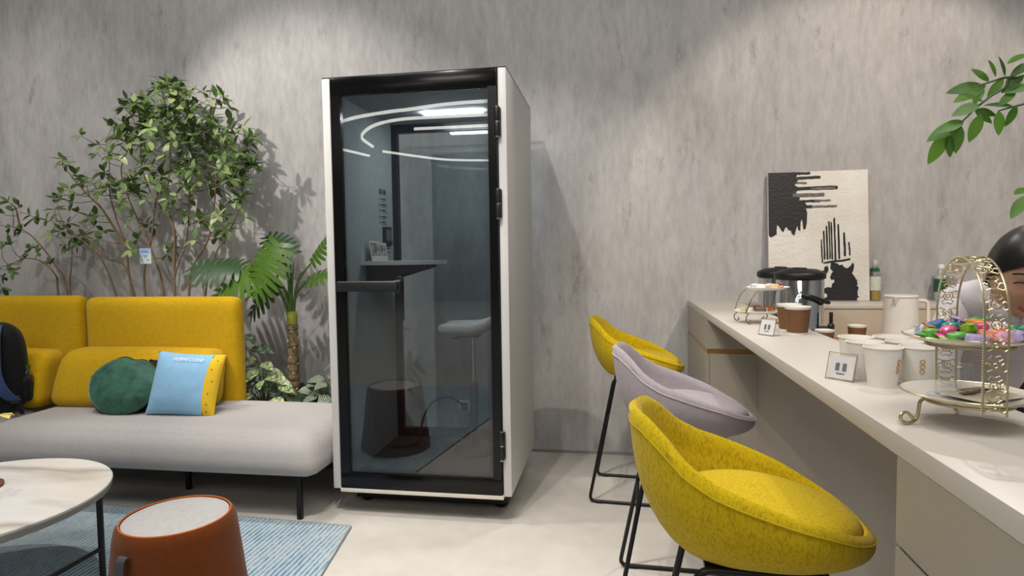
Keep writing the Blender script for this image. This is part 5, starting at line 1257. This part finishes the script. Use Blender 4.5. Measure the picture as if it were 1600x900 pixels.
# ================================================================== the person behind the bar
def skin_body(name, joints, edges, root=0, sub=2):
    me = bpy.data.meshes.new(name); me.from_pydata([j[0] for j in joints], edges, [])
    tmp = bpy.data.objects.new(name, me); COL.objects.link(tmp)
    md = tmp.modifiers.new('skin', 'SKIN'); md.use_smooth_shade = True
    sv = me.skin_vertices[0].data
    for i, (_, r) in enumerate(joints):
        sv[i].radius = r if isinstance(r, tuple) else (r, r); sv[i].use_root = (i == root)
    sb_ = tmp.modifiers.new('sub', 'SUBSURF'); sb_.levels = sub; sb_.render_levels = sub
    dg = bpy.context.evaluated_depsgraph_get(); out = bpy.data.meshes.new_from_object(tmp.evaluated_get(dg))
    bpy.data.objects.remove(tmp); bpy.data.meshes.remove(me); return out
ps = thing('person', 'person in a white shirt and black trousers bending forward behind the bar', 'person', (1.25, 2.42, 0))
O = Vector((1.25, 2.42, 0))
def q(x, y, z): return tuple(Vector((x, y, z)) - O)
J = [(q(1.25, 2.42, .90), (.155, .125)),     # 0 pelvis
     (q(1.20, 2.29, 1.01), (.140, .115)),    # 1 waist
     (q(1.15, 2.12, 1.10), (.150, .120)),    # 2 ribs
     (q(1.10, 1.96, 1.175), (.150, .110)),   # 3 chest
     (q(1.075, 1.89, 1.215), (.075, .07)),   # 4 neck root
     (q(1.055, 1.83, 1.245), .048),          # 5 neck
     (q(.975, 1.95, 1.185), .060),           # 6 right shoulder
     (q(.925, 1.95, 1.04), .050),            # 7 right elbow
     (q(.920, 1.88, .90), .036),             # 8 right wrist
     (q(1.28, 1.94, 1.17), .062),            # 9 left shoulder
     (q(1.38, 1.88, 1.03), .050),            # 10 left elbow
     (q(1.32, 1.76, .93), .036),             # 11 left wrist
     (q(1.16, 2.42, .84), .10), (q(1.15, 2.40, .47), .065), (q(1.15, 2.46, .10), .048),     # 12-14 right leg
     (q(1.34, 2.42, .84), .10), (q(1.35, 2.40, .47), .065), (q(1.35, 2.46, .10), .048),     # 15-17 left leg
     (q(1.15, 2.33, .045), .045), (q(1.35, 2.33, .045), .045)]                               # feet
E_ = [(0, 1), (1, 2), (2, 3), (3, 4), (4, 5), (3, 6), (6, 7), (7, 8), (3, 9), (9, 10), (10, 11), (0, 12), (12, 13), (13, 14), (0, 15), (15, 16), (16, 17), (14, 18), (17, 19)]
bme = skin_body('body', J, E_)
M_SHIRT = fabric('white_shirt', 'd2ccd0', .04, 500, 25, .15); M_TROU = fabric('black_trousers', '111114', .2, 400, 60, .2)
def skin_mat():
    k = NT('skin'); f = k.noise(k.coords(), 30, 4)
    k.l(k.ramp(f, [(.3, rgb('bb8d74')), (.7, rgb('c99f86'))]), k.b.inputs['Base Color']); k.b.inputs['Roughness'].default_value = .5
    k.b.inputs['Subsurface Weight'].default_value = .12; k.b.inputs['Subsurface Radius'].default_value = (.02, .008, .004); return k.m
M_SKIN = skin_mat(); M_HAIR = plain('black_hair', '0d0b0b', .4, var=.3, scale=120)
bme.materials.clear()
for m_ in (M_SHIRT, M_TROU, M_SKIN, M_BLKM): bme.materials.append(m_)
hipaxis = (Vector(J[2][0]) - Vector(J[0][0])).normalized(); w0 = Vector(J[0][0]) + hipaxis * .105
neckp = Vector(J[5][0]); nax = (Vector(J[5][0]) - Vector(J[3][0])).normalized()
for pgn in bme.polygons:
    c = pgn.center; pgn.use_smooth = True
    arm = c.x < -.24 or c.x > .10
    if c.z < .075: pgn.material_index = 3
    elif (c - w0).dot(hipaxis) < 0 and not (arm and c.y < -.28): pgn.material_index = 1
    elif (c - neckp).dot(nax) > -.035 and (c - neckp).length < .12: pgn.material_index = 2
    elif arm and c.z < .955 and c.y < -.3: pgn.material_index = 2
    else: pgn.material_index = 0
body = bpy.data.objects.new('body', bme); COL.objects.link(body); body.parent = ps
# head: a shaped mesh in its own frame (x right, -y face, z up), set on the neck, looking down to the left of the picture
HC = Vector((1.032, 1.765, 1.285)) - O
HM_ = T(*HC) @ R(math.radians(-16), 'Z') @ R(math.radians(20), 'X') @ R(math.radians(5), 'Y')
def head_mesh():
    vs, fs = [], []; nu, nv = 36, 26
    for j in range(nv + 1):
        v = -PI / 2 + PI * j / nv; cz = math.sin(v); cr = math.cos(v)
        for i in range(nu):
            u = 2 * PI * i / nu; x, y, z = cr * math.sin(u), -cr * math.cos(u), cz
            X, Y, Z = x * .076, y * .096, z * .118
            if Z < 0:                                     # jaw narrows to the chin
                f = -Z / .118; X *= 1 - .34 * f ** 1.3; Y *= 1 - .12 * f
                if Y < 0: Y -= .012 * math.exp(-((Z + .095) / .02) ** 2)
                else: Y *= 1 - .30 * f
            if Y < 0:
                fr = math.exp(-(X / .016) ** 2)
                Y -= fr * .022 * math.exp(-((Z + .022) / .014) ** 2) + fr * .012 * math.exp(-((Z - .002) / .022) ** 2)      # nose
                Y -= math.exp(-(X / .024) ** 2) * .007 * math.exp(-((Z + .058) / .010) ** 2)                               # lips
                for sx in (-1, 1):
                    Y += .009 * math.exp(-((X - sx * .032) / .016) ** 2 - ((Z - .008) / .012) ** 2)                          # eye sockets
                    Y -= .006 * math.exp(-((X - sx * .042) / .02) ** 2 - ((Z + .028) / .018) ** 2)                           # cheeks
                Y -= .004 * math.exp(-((Z - .030) / .010) ** 2)                                                           # brow
            vs.append((X, Y, Z))
    for j in range(nv):
        for i in range(nu): fs.append((j * nu + i, j * nu + (i + 1) % nu, (j + 1) * nu + (i + 1) % nu, (j + 1) * nu + i))
    return vs, fs
hd = MB().add(*head_mesh(), HM_).tube([(0, .03, -.06), (0, .035, -.12)], [.050, .052], 16, False, HM_).build('head', M_SKIN, ps, True, 180)
for sx in (-1, 1):
    MB().lathe([(0, -.003), (.007, -.002), (.011, .001), (.0095, .004), (.004, .003), (0, .0025)], 14, HM_ @ T(sx * .078, .005, -.008) @ R(sx * PI / 2, 'Y') @ Matrix.Diagonal((2.3, 1.4, 1.2, 1))).build('ear', M_SKIN, hd)
    MB().tube(spline([(sx * .018, -.0925, .006), (sx * .030, -.0925, .010), (sx * .044, -.086, .005)], 4), .0021, 6, False, HM_).build('eyelid', M_HAIR, hd)
    MB().tube(spline([(sx * .015, -.101, .026), (sx * .032, -.0985, .034), (sx * .050, -.086, .028)], 4), .0026, 6, False, HM_).build('eyebrow', M_HAIR, hd)
MB().tube(spline([(-.024, -.094, -.055), (-.012, -.104, -.060), (0, -.107, -.061), (.012, -.104, -.060), (.024, -.094, -.055)], 4), .0042, 6, False, HM_).build('mouth', plain('lip_red', '8c2f30', .45), hd)
def hair_mesh():
    vs, fs = [], []; nu, nv = 40, 18
    for j in range(nv + 1):
        for i in range(nu):
            u = 2 * PI * i / nu; back = (1 + math.cos(u - PI)) / 2     # u=0 is the face side
            lo = .50 - 1.25 * back ** .8                                 # hairline height
            v = PI / 2 - (PI / 2 - lo) * j / nv
            x, y, z = math.cos(v) * math.sin(u), -math.cos(v) * math.cos(u), math.sin(v)
            k = 1.07 + .02 * math.sin(u * 9)* math.cos(v)
            vs.append((x * .077 * k, y * .097 * k + .002, z * .119 * (1.06)))
    for j in range(nv):
        for i in range(nu): fs.append((j * nu + i, j * nu + (i + 1) % nu, (j + 1) * nu + (i + 1) % nu, (j + 1) * nu + i))
    return vs, fs
hr = MB().add(*hair_mesh(), HM_).lathe([(0, -.04), (.026, -.03), (.036, 0), (.026, .03), (0, .04)], 18, HM_ @ T(0, .115, .01)).build('hair', M_HAIR, hd, True, 180)
cl = MB().add([(-.07, -.055, .012), (0, -.085, -.02), (-.008, -.062, -.085), (-.055, -.045, -.045)], [(0, 1, 2, 3)], HM_ @ T(0, .03, -.075)).add([(.07, -.055, .012), (0, -.085, -.02), (.008, -.062, -.085), (.055, -.045, -.045)], [(3, 2, 1, 0)], HM_ @ T(0, .03, -.075))
co = cl.build('shirt_collar', M_SHIRT, ps); sd = co.modifiers.new('thickness', 'SOLIDIFY'); sd.thickness = .004
def hand(wrist, dirn, palm_n, thumb_side, name='hand'):
    d = Vector(dirn).normalized(); n = Vector(palm_n); n = (n - d * n.dot(d)).normalized(); s_ = d.cross(n) * thumb_side; w = Vector(wrist)
    jt = [(tuple(w), .026), (tuple(w + d * .035), (.030, .020)), (tuple(w + d * .075), (.038, .017))]; eg = [(0, 1), (1, 2)]
    for i, L in enumerate((.068, .078, .073, .058)):
        b = w + d * .080 + s_ * (.027 - .018 * i); k = len(jt)
        jt += [(tuple(b), .0095), (tuple(b + d * L * .5 + n * .010), .0088), (tuple(b + d * L * .85 + n * .030), .0075)]; eg += [(2, k), (k, k + 1), (k + 1, k + 2)]
    k = len(jt); b = w + d * .03 + s_ * .030
    jt += [(tuple(b), .011), (tuple(b + d * .03 + s_ * .022 + n * .012), .010), (tuple(b + d * .058 + s_ * .026 + n * .022), .0085)]; eg += [(1, k), (k, k + 1), (k + 1, k + 2)]
    m_ = skin_body(name, jt, eg, 0, 1)
    for p_ in m_.polygons: p_.use_smooth = True
    m_.materials.clear(); return obj(name, m_, M_SKIN, ps)
hand(J[8][0], (.02, -.35, -1), (1, -.2, 0), -1); hand(J[11][0], (-.5, -.7, -.6), (-.3, .2, -1), 1)
